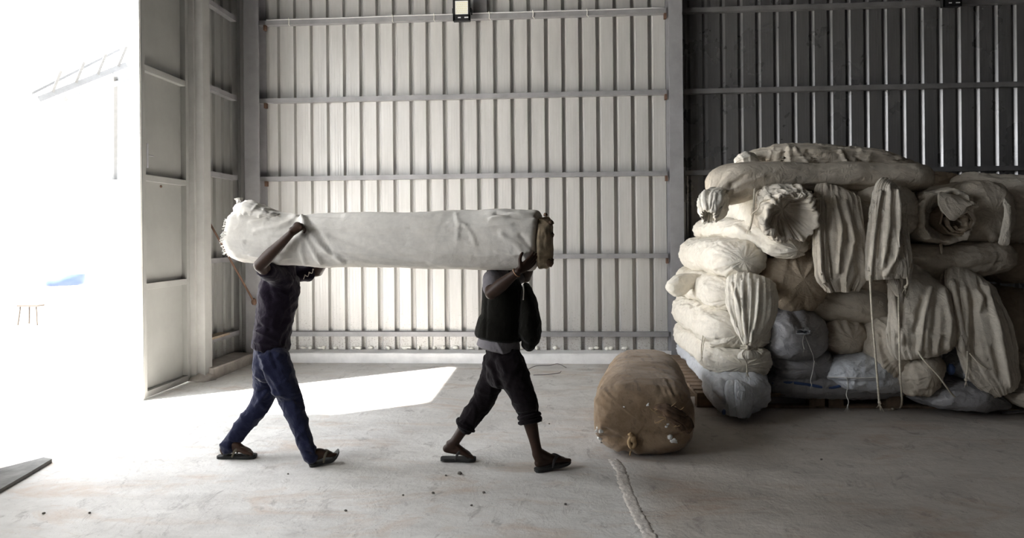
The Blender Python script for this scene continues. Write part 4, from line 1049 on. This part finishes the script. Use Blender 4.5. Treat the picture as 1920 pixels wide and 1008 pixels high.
# ================================================================== PEOPLE AND WHAT THEY CARRY
def skin(name, c):
    def fn(b, N, L):
        v = coords(N, L)
        f = noise_(N, L, v, 18, 5, .6)
        L(ramp(N, L, f, [(0.3, [x*.85 for x in c]), (0.7, [x*1.15 for x in c])]), b.inputs['Base Color'])
        b.inputs['Roughness'].default_value = .5
        b.inputs['Specular IOR Level'].default_value = .22
        bump_(N, L, b, noise_(N, L, v, 160, 3), .15, .002)
    return mat(name, fn)
M_skin1 = skin('dark brown skin', (0.042, 0.021, 0.013))
M_skin2 = skin('deep brown skin', (0.032, 0.016, 0.010))
M_hair = plain('black hair', (0.008, 0.007, 0.007), .8, 0, .2, 60, .8, 150)
M_shirt1 = cloth('black purple jersey', (0.013, 0.009, 0.016), (0.013, 0.01, 0.014), 0.1, .2, 900, .85, .15, spec=0.0)
M_trou1 = cloth('navy trousers', (0.015, 0.017, 0.040), (0.010, 0.011, 0.022), 0.2, .25, 900, .85, .2, spec=0.0)
M_jack = cloth('black jacket', (0.007, 0.0065, 0.005), (0.012, 0.011, 0.007), 0.3, .2, 900, .9, .1, spec=0.0)
M_grey = cloth('grey tee shirt', (0.17, 0.16, 0.17), (0.18, 0.17, 0.17), 0.2, .25)
M_trou2 = cloth('black trousers', (0.008, 0.006, 0.007), (0.012, 0.01, 0.011), 0.2, .2, 900, .9, .1, spec=0.0)
M_sole = plain('black rubber sole', (0.012, 0.012, 0.011), .75, 0, .3, 20, .3)
M_strap = plain('olive sandal strap', (0.085, 0.072, 0.05), .8, 0, .2, 40, .4)
M_trim = plain('pale trim', (0.55, 0.52, 0.46), .7)

def hand(mb, wrist, knuckles, tips_dir, palm_n, curl, size=1.0, spread=.018, thumb=None):
    """palm from wrist to the row of knuckles, four unequal bent fingers and a thumb from the side of the palm.
       tips_dir: finger direction at the knuckles; palm_n: direction the palm faces; curl: total finger bend (deg)"""
    w, k = Vector(wrist), Vector(knuckles)
    d = Vector(tips_dir).normalized(); pn = Vector(palm_n); pn = (pn - d*pn.dot(d)).normalized()
    side = d.cross(pn).normalized()                     # towards the thumb side
    L = (k - w)
    limb(mb, [(w, .022, .027), (w.lerp(k, .45), .017*size, .037*size), (k - L*.06, .014*size, .041*size)], 16, 4, side)
    lens = (.072, .082, .076, .060)
    for i, ln in enumerate(lens):
        s = (1.5 - i) * .0205 * size
        p = k + side * s - L * .05 - L.normalized() * (0.004 * abs(i - 1.2))
        dd = (d + side * (1.5 - i) * spread * 2).normalized()
        ax = side
        pts = [(p - L*.22, .0105, .0105), (p, .0112, .0112)]
        cur = p; ang = 0
        for j, fr in enumerate((.45, .31, .24)):
            ang += curl * (.38, .36, .26)[j] * (1 + .08 * (i - 1.5))
            v = dd * math.cos(R(ang)) + pn * math.sin(R(ang))
            cur = cur + v * ln * fr * size
            pts.append((cur, .0098 - .0010*j, .0098 - .0010*j))
        limb(mb, pts, 12, 4, side)
    tb = w.lerp(k, .32) + side * .026 * size
    td = thumb if thumb is not None else (L.normalized() * .6 + side * .6 + pn * .55)
    td = Vector(td).normalized()
    t1 = tb + td * .038 * size; t2 = t1 + (td + L.normalized() * .6 + pn*.15).normalized() * .028 * size; t3 = t2 + (td*.5 + L.normalized() + pn * .3).normalized() * .022 * size
    limb(mb, [(w.lerp(k, .18) + side*.010, .015, .015), (tb, .0145, .0145), (t1, .0125, .0125), (t2, .0112, .0112), (t3, .009, .009)], 12, 4, side)

def head(mb, c, fwd, up, s=1.0):
    """skull, jaw, nose, brow, lips, ears around centre c"""
    c = Vector(c); f = Vector(fwd).normalized(); u = Vector(up); u = (u - f*u.dot(f)).normalized(); r = f.cross(u)
    def E(off, rad, n=22):
        o = c + f*off[0]*s + u*off[1]*s + r*off[2]*s
        d = MB(); d.blob((0, 0, 0), 1.0, n, n // 2)
        mb.add([tuple(o + f*(p[0]*rad[0]*s) + r*(p[1]*rad[1]*s) + u*(p[2]*rad[2]*s)) for p in d.v], d.f)
    E((-.010, .030, 0), (.096, .075, .088)); E((.022, -.010, 0), (.068, .064, .085)); E((.040, -.070, 0), (.046, .046, .036)); E((.072, -.092, 0), (.022, .026, .020))
    E((.080, .026, .028), (.014, .030, .010)); E((.080, .026, -.028), (.014, .030, .010))
    E((.094, -.016, 0), (.014, .016, .016)); E((.089, .008, 0), (.010, .010, .026)); E((.086, -.022, .014), (.010, .009, .009)); E((.086, -.022, -.014), (.010, .009, .009))
    E((.084, -.050, 0), (.012, .026, .008)); E((.082, -.064, 0), (.012, .023, .008))
    E((.062, -.012, .045), (.018, .018, .020)); E((.062, -.012, -.045), (.018, .018, .020))
    for sgn in (1, -1): E((-.012, -.004, .075*sgn), (.020, .009, .032)); 
    E((-.03, -.07, 0), (.055, .055, .06))
    return c, f, u, r
def eyes(parent, c, f, u, r):
    e = MB()
    for sg in (1, -1):
        e.blob(tuple(c + f*.078 + u*.008 + r*.031*sg), .0125, 12, 8)
    return e
def foot(mb, ankle, heel, toe, zroll=0.0, width=.046):
    """bare foot from ankle joint: heel, arch, ball and five toes; heel/toe are ground-contact points"""
    a, h, t = Vector(ankle), Vector(heel), Vector(toe)
    d = (t - h); L = d.length; d = d.normalized()
    side = d.cross(Vector((0, 0, 1))).normalized(); n = side.cross(d).normalized()
    def p(x, zz, ss=0): return h + d*L*x + n*zz + side*ss
    limb(mb, [(p(.08, .034), .030, .030), (p(.25, .034), .031, .031), (p(.5, .034), .030, .037), (p(.72, .025), .022, .045), (p(.84, .018), .016, .044)], 18, 5, side)
    limb(mb, [(a + Vector((0, 0, .012)), .038, .035), (a, .040, .035), (p(.17, .055), .042, .032), (p(.3, .045), .036, .032)], 18, 5, side)
    limb(mb, [(a + Vector((0, 0, .01)), .036, .032), (p(.42, .055), .028, .032), (p(.62, .036), .022, .036)], 18, 5, side)
    for k, (ss, ln, rr) in enumerate(((.030, 1.0, .0135), (.010, .99, .0095), (-.008, .965, .0088), (-.024, .925, .0082), (-.037, .88, .0078))):
        limb(mb, [(p(.76, .016, ss*.9), rr, rr), (p(.88*ln+.02, .015, ss), rr*.95, rr*.95), (p(ln*.985, .010, ss), rr, rr)], 10, 4, side)
    return d, side, n
def sandal(name, parent, heel, toe, msole, mstrap, toelift=0.0, wide=.047):
    """flip flop: shaped sole, two straps meeting at the toe post"""
    h, t = Vector(heel), Vector(toe)
    d = (t - h); L = d.length; d = d.normalized(); side = d.cross(Vector((0, 0, 1))).normalized(); n = side.cross(d).normalized()
    v = []; m = 16
    prof = [(0, .020), (.03, .032), (.12, .038), (.3, .037), (.5, .036), (.7, .046), (.85, .047), (.95, .036), (1.0, .018)]
    xs = np.linspace(0, 1, 25)
    ws = np.interp(xs, [q[0] for q in prof], [q[1] for q in prof]) * wide / .047
    for x, w in zip(xs, ws):
        z = toelift * max(0, (x - .62) / .38) ** 2
        for ss, zz in ((-1, 0), (1, 0), (1, -.020), (-1, -.020)):
            v.append(h + d*L*(x*1.10 - .05) + side*w*ss + n*(z + zz))
    f = [(i*4+j, i*4+(j+1) % 4, (i+1)*4+(j+1) % 4, (i+1)*4+j) for i in range(24) for j in range(4)] + [(3, 2, 1, 0), (96, 97, 98, 99)]
    so_ = fix_normals(obj(name, v, f, msole, parent))
    so_.data.polygons.foreach_set('use_smooth', [False]*len(so_.data.polygons))
    s = MB()
    def p(x, zz, ss): return h + d*L*x + side*ss + n*zz
    for sg in (1, -1):
        s.tube([p(.42, -.005, .043*sg), p(.50, .040, .040*sg), p(.62, .058, .026*sg), p(.74, .046, .014), p(.80, .022, .012)], [.006, .010, .011, .008, .004], 8, 6, True, .35)
    s.tube([p(.80, .03, .012), p(.80, -.006, .012)], .005, 6, 2)
    s.build('strap', mstrap, so_, smooth=True)
    return so_

# ------------------------------------------------------------------ the long wrapped bale on their shoulders
def by(px): return 4.80 - (px - 440) / 600 * .13
cb_pts = [(441, 436, 44, 46), (452, 438, 50, 50), (470, 441, 52, 50), (500, 445, 50, 50), (540, 449, 49, 50), (568, 452, 47, 49), (600, 450, 51, 51), (680, 449, 52, 52), (780, 449, 54, 53), (870, 449, 56, 54), (940, 449, 58, 56), (985, 451, 58, 57), (1004, 452, 58, 56), (1017, 453, 54, 51)]
secs = []
for px, py, hp, dp in cb_pts:
    X, Y, Z, w, h = pxsec(px, py, by(px), dp, hp)
    secs.append((X, Y, Z, w, h))
M_wrap = cloth('white wrapped cotton', (0.66, 0.63, 0.58), (0.48, 0.42, 0.34), 0.25, .10, mfine=.10)
CARRY = soft('wrapped_bale', M_wrap, secs, None, 'long white cloth wrapped bale carried on two men’s shoulders'.replace('’', "'"), 'bale', None, n=150, m=170, seed=501, amp=.005, diag=.002, e=2.3, wsc=(5, 1.3), fine=.001,
    cap0=('open', .10, .06), cap1=('round', .07, 3.0), endlobes=.03,
    folds=[([(569, 404), (575, 430), (600, 460), (640, 488)], 4, .016), ([(567, 408), (570, 440), (588, 470), (602, 492)], 3.5, .016), ([(573, 405), (590, 425), (625, 478)], 3, -.012), ([(566, 440), (565, 470), (572, 496)], 4, .014), ([(560, 440), (540, 470), (525, 490)], 5, .012), ([(552, 410), (520, 425), (480, 432)], 5, .010), ([(570, 402), (560, 410), (548, 404)], 4, .014), ([(575, 402), (600, 403), (640, 404)], 3, -.010),
           ([(640, 470), (760, 488), (900, 500)], 5, .008), ([(650, 430), (780, 436), (930, 434)], 6, -.006), ([(620, 440), (700, 470), (800, 492)], 5, -.008), ([(590, 428), (680, 430), (760, 426)], 2.5, .005), ([(680, 440), (790, 448), (900, 444)], 2.5, -.005), ([(600, 470), (690, 492), (800, 500)], 3, .007), ([(720, 455), (820, 474), (930, 480)], 3, .005), ([(840, 415), (900, 425), (960, 420)], 2.5, .005), ([(930, 470), (962, 478), (985, 474)], 3, .006), ([(480, 440), (520, 446), (548, 442)], 3, -.008), ([(470, 478), (515, 486), (550, 482)], 3, .009),
           ([(855, 398), (860, 425), (856, 450)], 2.5, .008), ([(868, 418), (885, 440), (892, 458)], 2.5, .008), ([(845, 425), (870, 432)], 3, .006), ([(920, 410), (960, 402), (1005, 400)], 3, .012), ([(930, 400), (980, 408), (1015, 402)], 3, -.012), ([(975, 440), (1000, 470), (990, 495)], 4, -.010), ([(940, 440), (970, 460), (985, 485)], 4, .008), ([(1015, 400), (1010, 450), (1000, 505)], 6, -.012), ([(450, 405), (480, 400), (520, 405)], 4, .010), ([(462, 455), (500, 470), (530, 468)], 5, -.010), ([(470, 415), (500, 410)], 3, .008)])
soft('twisted_corner', M_wrap, [pxsec(535, 409, 4.76, 26, 8), pxsec(505, 404, 4.76, 30, 12), pxsec(478, 398, 4.76, 32, 18), pxsec(460, 392, 4.77, 26, 16), pxsec(452, 384, 4.78, 14, 9), pxsec(449, 377, 4.78, 5, 4), pxsec(448, 371, 4.78, 5, 6)], CARRY, cap0=('round', .08), cap1=('open', .02, .4), n=72, m=70, lobes=.12, amp=.008, seed=77)
# frayed threads at the open end
M_fray = plain('white frayed thread', (0.82, 0.80, 0.76), .9)
fr = MB()
q = random.Random(5)
WB = BVHTree.FromPolygons([v_.co + world_loc(CARRY) for v_ in CARRY.data.vertices], [tuple(p_.vertices) for p_ in CARRY.data.polygons])
for k in range(110):
    c0 = secs[0]; a = q.uniform(math.pi*.75, math.pi*1.75)
    o_ = Vector((c0[0] - .25, c0[1] + c0[3]*1.02*q.uniform(.8, 1)*math.cos(a), c0[2] + c0[4]*1.0*q.uniform(.82, 1)*math.sin(a)))
    p0 = WB.ray_cast(o_, Vector((1, 0, 0)))[0]
    if p0 is None: continue
    l = q.uniform(.006, .028)
    fr.tube([p0 + Vector((.004, 0, 0)), p0 + Vector((-l*.6, q.uniform(-.008, .008), q.uniform(-.012, .008))), p0 + Vector((-l, q.uniform(-.014, .014), q.uniform(-.022, .008)))], .0022, 4, 3)
fr.build('frayed_edge', M_fray, CARRY, smooth=True, kind='stuff')
# dark sacking packed in the forward end
X, Y, Z, w, h = pxsec(1007, 454, by(1026), 49, 47)
soft('end_sacking', plain('dirty brown sacking', (0.24, 0.185, 0.12), .95, 0, .4, 14, .6, 60), [(X, Y, Z, w, h), (X+.06, Y, Z, w*.98, h*.98), (X+.11, Y, Z, w*.84, h*.92)], CARRY, cap0=('round', .02), cap1=('round', .03), n=90, m=40, seed=88, amp=.006, lobes=.04)
for (px, py, r_) in ((1033, 417, (.022, .05, .018)), (1036, 440, (.010, .05, .018)), (1030, 490, (.03, .07, .035)), (1023, 402, (.014, .04, .012)), (1015, 484, (.016, .03, .012))):
    p = at(px, py, by(1030) - .09)
    MB().blob(tuple(p), r_, 12, 8, px, .5).build('dark_rag', M_burl2, CARRY, smooth=True)

# ------------------------------------------------------------------ the man at the back of the bale
def V3(px, py, Y): return at(px, py, Y)
S = 1.0
# skeleton, read off the photo at the depth where each joint is
heel_b, toe_b = flr(414, 858), flr(480, 858)
heel_f, toe_f = flr(582, 874), flr(634, 866)
YB = 5.00
mb = MB()
nk = V3(541, 492, YB)
hc, hf, hu, hr = head(mb, V3(556, 449, YB + .09), (0.97, .05, -.16), (0.16, 0, 1))
limb(mb, [(V3(532, 505, YB + .02), .065, .075), (V3(541, 484, YB + .05), .056, .056), (V3(549, 462, YB + .08), .054, .054)])
# torso under the shirt
limb(mb, [(V3(507, 645, YB), .085, .10), (V3(514, 605, YB), .100, .120), (V3(522, 560, YB), .12, .14), (V3(527, 525, YB), .105, .155), (V3(530, 505, YB), .07, .13)])
# near arm: shoulder, elbow pushed out to the side, forearm up across the bale
sh_n, el_n, wr_n = V3(514, 516, YB - .185), V3(487, 497, 4.57), V3(546, 437, 4.515)
limb(mb, [(V3(524, 518, YB - .12), .060, .06), (sh_n, .056, .056), (sh_n.lerp(el_n, .5), .049, .050), (el_n, .042, .044)])
limb(mb, [(el_n, .040, .042), (el_n.lerp(wr_n, .3), .044, .044), (el_n.lerp(wr_n, .65), .034, .035), (wr_n, .024, .029)])
kn = V3(563, 421, 4.545)
hand(mb, wr_n, kn, Vector((.45, .55, .45)), Vector((.15, .95, -.35)), 115, 1.02, .01, thumb=Vector((.75, .5, -.1)))
# far arm: reaches forward and up behind the bale
sh_f, el_f, wr_f, hd_f = V3(532, 514, YB + .18), V3(596, 509, YB + .26), V3(618, 466, YB + .10), V3(622, 446, YB + .06)
limb(mb, [(V3(526, 518, YB + .1), .060, .06), (sh_f, .056, .056), (sh_f.lerp(el_f, .5), .048, .048), (el_f, .040, .042)])
limb(mb, [(el_f, .038, .040), (el_f.lerp(wr_f, .35), .040, .040), (wr_f, .026, .028)])
hand(mb, wr_f, hd_f, (.12, -.15, 1), (-.1, -1, 0), 55, 1.0)
# legs
hip_n, kn_n, an_n = V3(508, 655, YB - .085), V3(546, 752, YB - .11), V3(589, 848, YB - .13)
hip_f, kn_f, an_f = V3(504, 655, YB + .085), V3(492, 752, YB + .08), V3(430, 838, YB + .02)
an_n.y = heel_f.y + .0; an_f.y = heel_b.y
limb(mb, [(hip_n, .062, .058), (hip_n.lerp(kn_n, .5), .068, .068), (kn_n, .055, .055), (kn_n.lerp(an_n, .35), .054, .054), (kn_n.lerp(an_n, .75), .040, .040), (an_n, .036, .034)])
limb(mb, [(hip_f, .062, .058), (hip_f.lerp(kn_f, .5), .068, .068), (kn_f, .055, .055), (kn_f.lerp(an_f, .35), .054, .054), (kn_f.lerp(an_f, .75), .040, .040), (an_f, .036, .034)])
up1 = Vector((0, 0, .026))
hb, tb_ = heel_b + Vector((.0, 0, .055)), toe_b + Vector((-.02, 0, .026))
foot(mb, an_f, hb, tb_)
hf_, tf_ = heel_f + Vector((.0, 0, .026)), toe_f + Vector((-.022, 0, .054))
foot(mb, an_n, hf_, tf_)
Vb, Nb, Fb = fuse(mb, .0046, 2)
P1 = obj('person', Vb, Fb, M_skin1, None, True, 'person in black shirt and navy trousers carrying the bale\'s rear end, near the open gate', 'person', 'people carrying the bale')
ey = eyes(P1, hc, hf, hu, hr)
ey.build('eye', plain('eye white', (.6, .58, .55), .3), P1, smooth=True)
def hair_cap(parent, c, f, u, r):
    m_ = MB(); d = MB(); d.blob((0, 0, 0), 1.0, 28, 16)
    o = c - f*.012 + u*.036
    v = []
    for p in d.v:
        q_ = o + f*(p[0]*.101) + r*(p[1]*.081) + u*(max(p[2], -.42 if p[0] < .1 else -.05 - .2*(1-p[0]))*.092)
        v.append(tuple(q_))
    return fix_normals(obj('hair', v, d.f, M_hair, parent))
hair_cap(P1, hc, hf, hu, hr)
# shirt
mb = MB()
limb(mb, [(V3(507, 652, YB), .134, .174), (V3(510, 632, YB), .132, .172), (V3(515, 600, YB), .131, .160), (V3(521, 565, YB), .142, .172), (V3(526, 532, YB), .138, .188), (V3(530, 512, YB), .098, .180), (V3(535, 497, YB + .02), .072, .100)], 28, c0=.15)
limb(mb, [(V3(528, 528, YB - .11), .085, .07), (V3(516, 517, YB - .175), .078, .070), (sh_n.lerp(el_n, .42), .068, .064), (sh_n.lerp(el_n, .56), .066, .062)], 22)
limb(mb, [(V3(528, 528, YB + .10), .085, .07), (V3(535, 514, YB + .18), .076, .070), (sh_f.lerp(el_f, .5), .066, .062), (sh_f.lerp(el_f, .72), .068, .062)], 22)
Vs, Ns, Fs = fuse(mb, .009, 5)
Vs = cloth_folds(Vs, Ns, .009, (7, 7, 9), 5, [([(484, 620), (500, 628), (520, 640)], 4, .014), ([(478, 638), (500, 645), (530, 648)], 4, .012), ([(486, 610), (505, 618)], 4, -.012), ([(490, 545), (500, 580), (498, 615)], 6, .008), ([(500, 530), (510, 560)], 5, -.01), ([(545, 600), (525, 625), (520, 645)], 5, .01)])
SH = obj('shirt', Vs, Fs, M_shirt1, P1)
tz = hits(SH, [(569, 523), (572, 516), (577, 518), (580, 511), (585, 512), (587, 505)], .003)
tr = MB().tube(tz, .0035, 6, 4)
for p in tz[1::2]: tr.blob(tuple(p), .0075, 8, 6)
# pale patterned trim along the far sleeve edge
tr.build('sleeve_trim', M_trim, SH, smooth=True, label='pale patterned sleeve trim')
# trousers
mb = MB()
def leg_cloth(mb, hip, kne, an, r, lift):
    top = hip.lerp(kne, .16)
    limb(mb, [(top, r[0], r[0]*.95), (hip.lerp(kne, .45), r[1], r[1]), (kne, r[2], r[2]), (kne.lerp(an, .45*lift), r[3], r[3]), (kne.lerp(an, .8*lift), r[4], r[4]), (kne.lerp(an, lift), r[5], r[5])], 24)
leg_cloth(mb, hip_n, kn_n, an_n, (.108, .098, .082, .068, .058, .057), 1.0)
leg_cloth(mb, hip_f, kn_f, an_f, (.104, .092, .080, .070, .060, .058), .93)
limb(mb, [(V3(503, 690, YB), .108, .14), (V3(507, 636, YB), .114, .148)], 28, c1=.15)
Vt, Nt, Ft = fuse(mb, .009, 4)
Vt = cloth_folds(Vt, Nt, .010, (8, 8, 7), 15, [([(478, 640), (500, 690), (518, 720), (530, 740)], 3.5, .014), ([(500, 640), (520, 690)], 4, -.012), ([(498, 690), (506, 720), (520, 738)], 4, .012), ([(578, 835), (600, 840)], 3, .014), ([(575, 846), (598, 850)], 3, -.014), ([(412, 832), (440, 845)], 4, .012), ([(420, 822), (450, 838)], 3, -.012), ([(515, 735), (540, 745), (560, 740)], 4, .01), ([(524, 755), (556, 750)], 4, -.012), ([(480, 760), (500, 735)], 4, .012), ([(486, 735), (505, 725)], 3, -.012)])
TR = obj('trousers', Vt, Ft, M_trou1, P1)
sandal('flip_flop', P1, hb + Vector((-.01, 0, -.034)), toe_b + Vector((-.01, 0, .024)), M_sole, M_strap, .004)
sandal('flip_flop', P1, heel_f + Vector((0, 0, .022)), toe_f + Vector((.0, 0, .040)), M_sole, M_strap, .055)

# ------------------------------------------------------------------ the man leading
YA = 4.88
heel_b, toe_b = flr(832, 864), flr(892, 864)
heel_f, toe_f = flr(1006, 884), flr(1066, 876)
mb = MB()
hc, hf, hu, hr = head(mb, V3(948, 450, YA + .10), (.99, .03, -.10), (.10, 0, 1))
limb(mb, [(V3(935, 512, YA + .02), .065, .075), (V3(940, 486, YA + .06), .056, .056), (V3(944, 464, YA + .09), .054, .054)])
limb(mb, [(V3(944, 655, YA), .085, .10), (V3(945, 610, YA), .100, .120), (V3(943, 560, YA), .12, .14), (V3(940, 528, YA), .10, .155), (V3(938, 510, YA), .07, .13)])
sh_n, el_n, wr_n = V3(924, 520, YA - .185), V3(921, 549, 4.50), V3(972, 508, 4.435)
limb(mb, [(V3(932, 522, YA - .12), .060, .06), (sh_n, .056, .056), (sh_n.lerp(el_n, .5), .050, .050), (el_n, .043, .043)])
limb(mb, [(el_n, .041, .042), (el_n.lerp(wr_n, .35), .045, .045), (el_n.lerp(wr_n, .7), .034, .036), (wr_n, .025, .030)])
kn = V3(993, 493, 4.455)
hand(mb, wr_n, kn, Vector((.82, .12, .50)), Vector((-.30, .75, .55)), 38, 1.04, .03, thumb=Vector((-.1, .3, .9)))
sh_f, el_f, wr_f, hd_f = V3(944, 518, YA + .18), V3(985, 520, YA + .26), V3(1000, 478, YA + .09), V3(1004, 458, YA + .04)
limb(mb, [(V3(938, 520, YA + .1), .060, .06), (sh_f, .056, .056), (sh_f.lerp(el_f, .5), .048, .048), (el_f, .040, .042)])
limb(mb, [(el_f, .038, .040), (el_f.lerp(wr_f, .35), .040, .040), (wr_f, .026, .028)])
hand(mb, wr_f, hd_f, (.12, -.15, 1), (-.1, -1, 0), 55, 1.0)
hip_n, kn_n, an_n = V3(948, 665, YA - .085), V3(985, 752, YA - .11), V3(1008, 850, YA - .13)
hip_f, kn_f, an_f = V3(938, 665, YA + .085), V3(908, 745, YA + .08), V3(846, 838, YA + .02)
an_n.y = heel_f.y; an_f.y = heel_b.y
limb(mb, [(hip_n, .062, .058), (hip_n.lerp(kn_n, .5), .068, .068), (kn_n, .055, .055), (kn_n.lerp(an_n, .35), .052, .052), (kn_n.lerp(an_n, .75), .038, .038), (an_n, .036, .034)])
limb(mb, [(hip_f, .062, .058), (hip_f.lerp(kn_f, .5), .068, .068), (kn_f, .055, .055), (kn_f.lerp(an_f, .35), .052, .052), (kn_f.lerp(an_f, .75), .038, .038), (an_f, .036, .034)])
hb, tb_ = heel_b + Vector((.0, 0, .062)), toe_b + Vector((-.02, 0, .026))
foot(mb, an_f, hb, tb_)
hf_, tf_ = heel_f + Vector((.0, 0, .024)), toe_f + Vector((0, 0, .052))
foot(mb, an_n, hf_, tf_)
Vb, Nb, Fb = fuse(mb, .0046, 2)
P2 = obj('person', Vb, Fb, M_skin2, None, True, 'person in dark jacket and rolled up black trousers carrying the bale\'s front end', 'person', 'people carrying the bale')
eyes(P2, hc, hf, hu, hr).build('eye', plain('eye white', (.6, .58, .55), .3), P2, smooth=True)
hair_cap(P2, hc, hf, hu, hr)
# grey tee shirt: sleeve and hem show
mb = MB()
limb(mb, [(V3(934, 651, YA), .160, .184), (V3(936, 640, YA), .150, .176), (V3(941, 610, YA), .125, .15), (V3(942, 565, YA), .132, .165), (V3(940, 530, YA), .122, .18), (V3(938, 512, YA), .085, .17), (V3(938, 500, YA + .02), .070, .09)], 28, c0=.15)
limb(mb, [(V3(932, 528, YA - .10), .080, .07), (V3(925, 521, YA - .175), .072, .068), (sh_n.lerp(el_n, .45), .064, .062), (sh_n.lerp(el_n, .66), .063, .060)], 22)
limb(mb, [(V3(938, 528, YA + .10), .080, .07), (V3(945, 519, YA + .175), .070, .066), (sh_f.lerp(el_f, .5), .062, .060), (sh_f.lerp(el_f, .66), .062, .060)], 22)
Vs, Ns, Fs = fuse(mb, .009, 4)
Vs = cloth_folds(Vs, Ns, .004, (6, 6, 6), 25, [([(930, 640), (942, 660)], 3, .010)])
obj('tee_shirt', Vs, Fs, M_grey, P2)
# sleeveless jacket hanging open at the front
mb = MB()
limb(mb, [(V3(936, 631, YA), .178, .202), (V3(938, 612, YA), .172, .196), (V3(942, 595, YA), .158, .175), (V3(943, 560, YA), .150, .182), (V3(940, 532, YA), .134, .192), (V3(937, 514, YA), .100, .17), (V3(938, 503, YA + .02), .080, .11)], 28, c0=.15)
Vs, Ns, Fs = fuse(mb, .009, 4)
Vs = cloth_folds(Vs, Ns, .005, (4, 4, 4), 35, [([(915, 520), (912, 570), (910, 630)], 3, -.008), ([(976, 545), (978, 600), (976, 640)], 3, -.012)])
JK = obj('jacket', Vs, Fs, M_jack, P2)
mb = MB()
limb(mb, [(V3(986, 536, YA - .05), .025, .09), (V3(990, 560, YA - .05), .055, .13), (V3(992, 600, YA - .05), .082, .15), (V3(994, 630, YA - .05), .080, .15), (V3(992, 642, YA - .05), .055, .12)], 26)
Vs, Ns, Fs = fuse(mb, .008, 4)
Vs = cloth_folds(Vs, Ns, .008, (7, 7, 6), 45)
obj('jacket_front', Vs, Fs, M_jack, P2, label='dark open jacket front bulging forward')
MB().tube([V3(981, 532, 4.66), V3(982, 545, 4.65), V3(981, 562, 4.65)], .004, 6, 5).build('zip_pull', M_trim, JK, smooth=True, label='pale zip')
# bracelet on the near wrist
br_ = MB(); c = el_n.lerp(wr_n, .93); dd = (wr_n - el_n).normalized(); u = dd.cross(Vector((0, 1, 0))).normalized(); w = dd.cross(u)
br_.tube([c + u*.030*math.cos(a) + w*.033*math.sin(a) for a in np.linspace(0, 2*math.pi, 18)], .004, 6, 2, False)
br_.build('bracelet', plain('tan bracelet', (.30, .17, .09), .6), P2, smooth=True, label='thin tan bracelet')
# rolled trousers
mb = MB()
leg_cloth(mb, hip_n, kn_n, an_n, (.110, .104, .088, .078, .072, .070), .26)
leg_cloth(mb, hip_f, kn_f, an_f, (.102, .092, .084, .078, .072, .070), .56)
limb(mb, [(V3(940, 700, YA), .108, .14), (V3(943, 645, YA), .116, .150)], 28, c1=.15)
Vt, Nt, Ft = fuse(mb, .009, 4)
Vt = cloth_folds(Vt, Nt, .010, (8, 8, 7), 55, [([(908, 665), (925, 700), (935, 730)], 4, .012), ([(935, 668), (950, 700)], 3, .008), ([(968, 770), (1000, 765)], 4, .014), ([(962, 778), (1002, 776)], 3, -.014), ([(865, 790), (890, 808)], 3, .012)])
TR = obj('trousers', Vt, Ft, M_trou2, P2)
def cuff(p, q, r, t, sd):
    d = (q - p).normalized(); c = MB(); u = d.cross(Vector((0, 1, 0))).normalized(); w = d.cross(u)
    ring = [p + u*r*math.cos(a)*(1 + .05*math.sin(3*a + sd)) + w*r*math.sin(a) + d*.006*math.sin(2*a + sd) for a in np.linspace(0, 2*math.pi, 26)]
    c.tube(ring, t, 10, 2, False, .8)
    return c.build('rolled_cuff', M_trou2, TR, smooth=True)
cuff(kn_n.lerp(an_n, .36), an_n, .072, .017, 1)
cuff(kn_n.lerp(an_n, .27), an_n, .074, .014, 2)
cuff(kn_f.lerp(an_f, .585), an_f, .068, .015, 3)
M_strap2 = plain('black sandal strap', (0.025, 0.023, 0.022), .7, 0, .2, 40, .4)
sandal('flip_flop', P2, heel_b + Vector((-.01, 0, .028)), toe_b + Vector((-.01, 0, .024)), M_sole, M_strap2, .004)
sandal('flip_flop', P2, heel_f + Vector((0, 0, .022)), toe_f + Vector((.0, 0, .048)), M_sole, M_strap2, .01)
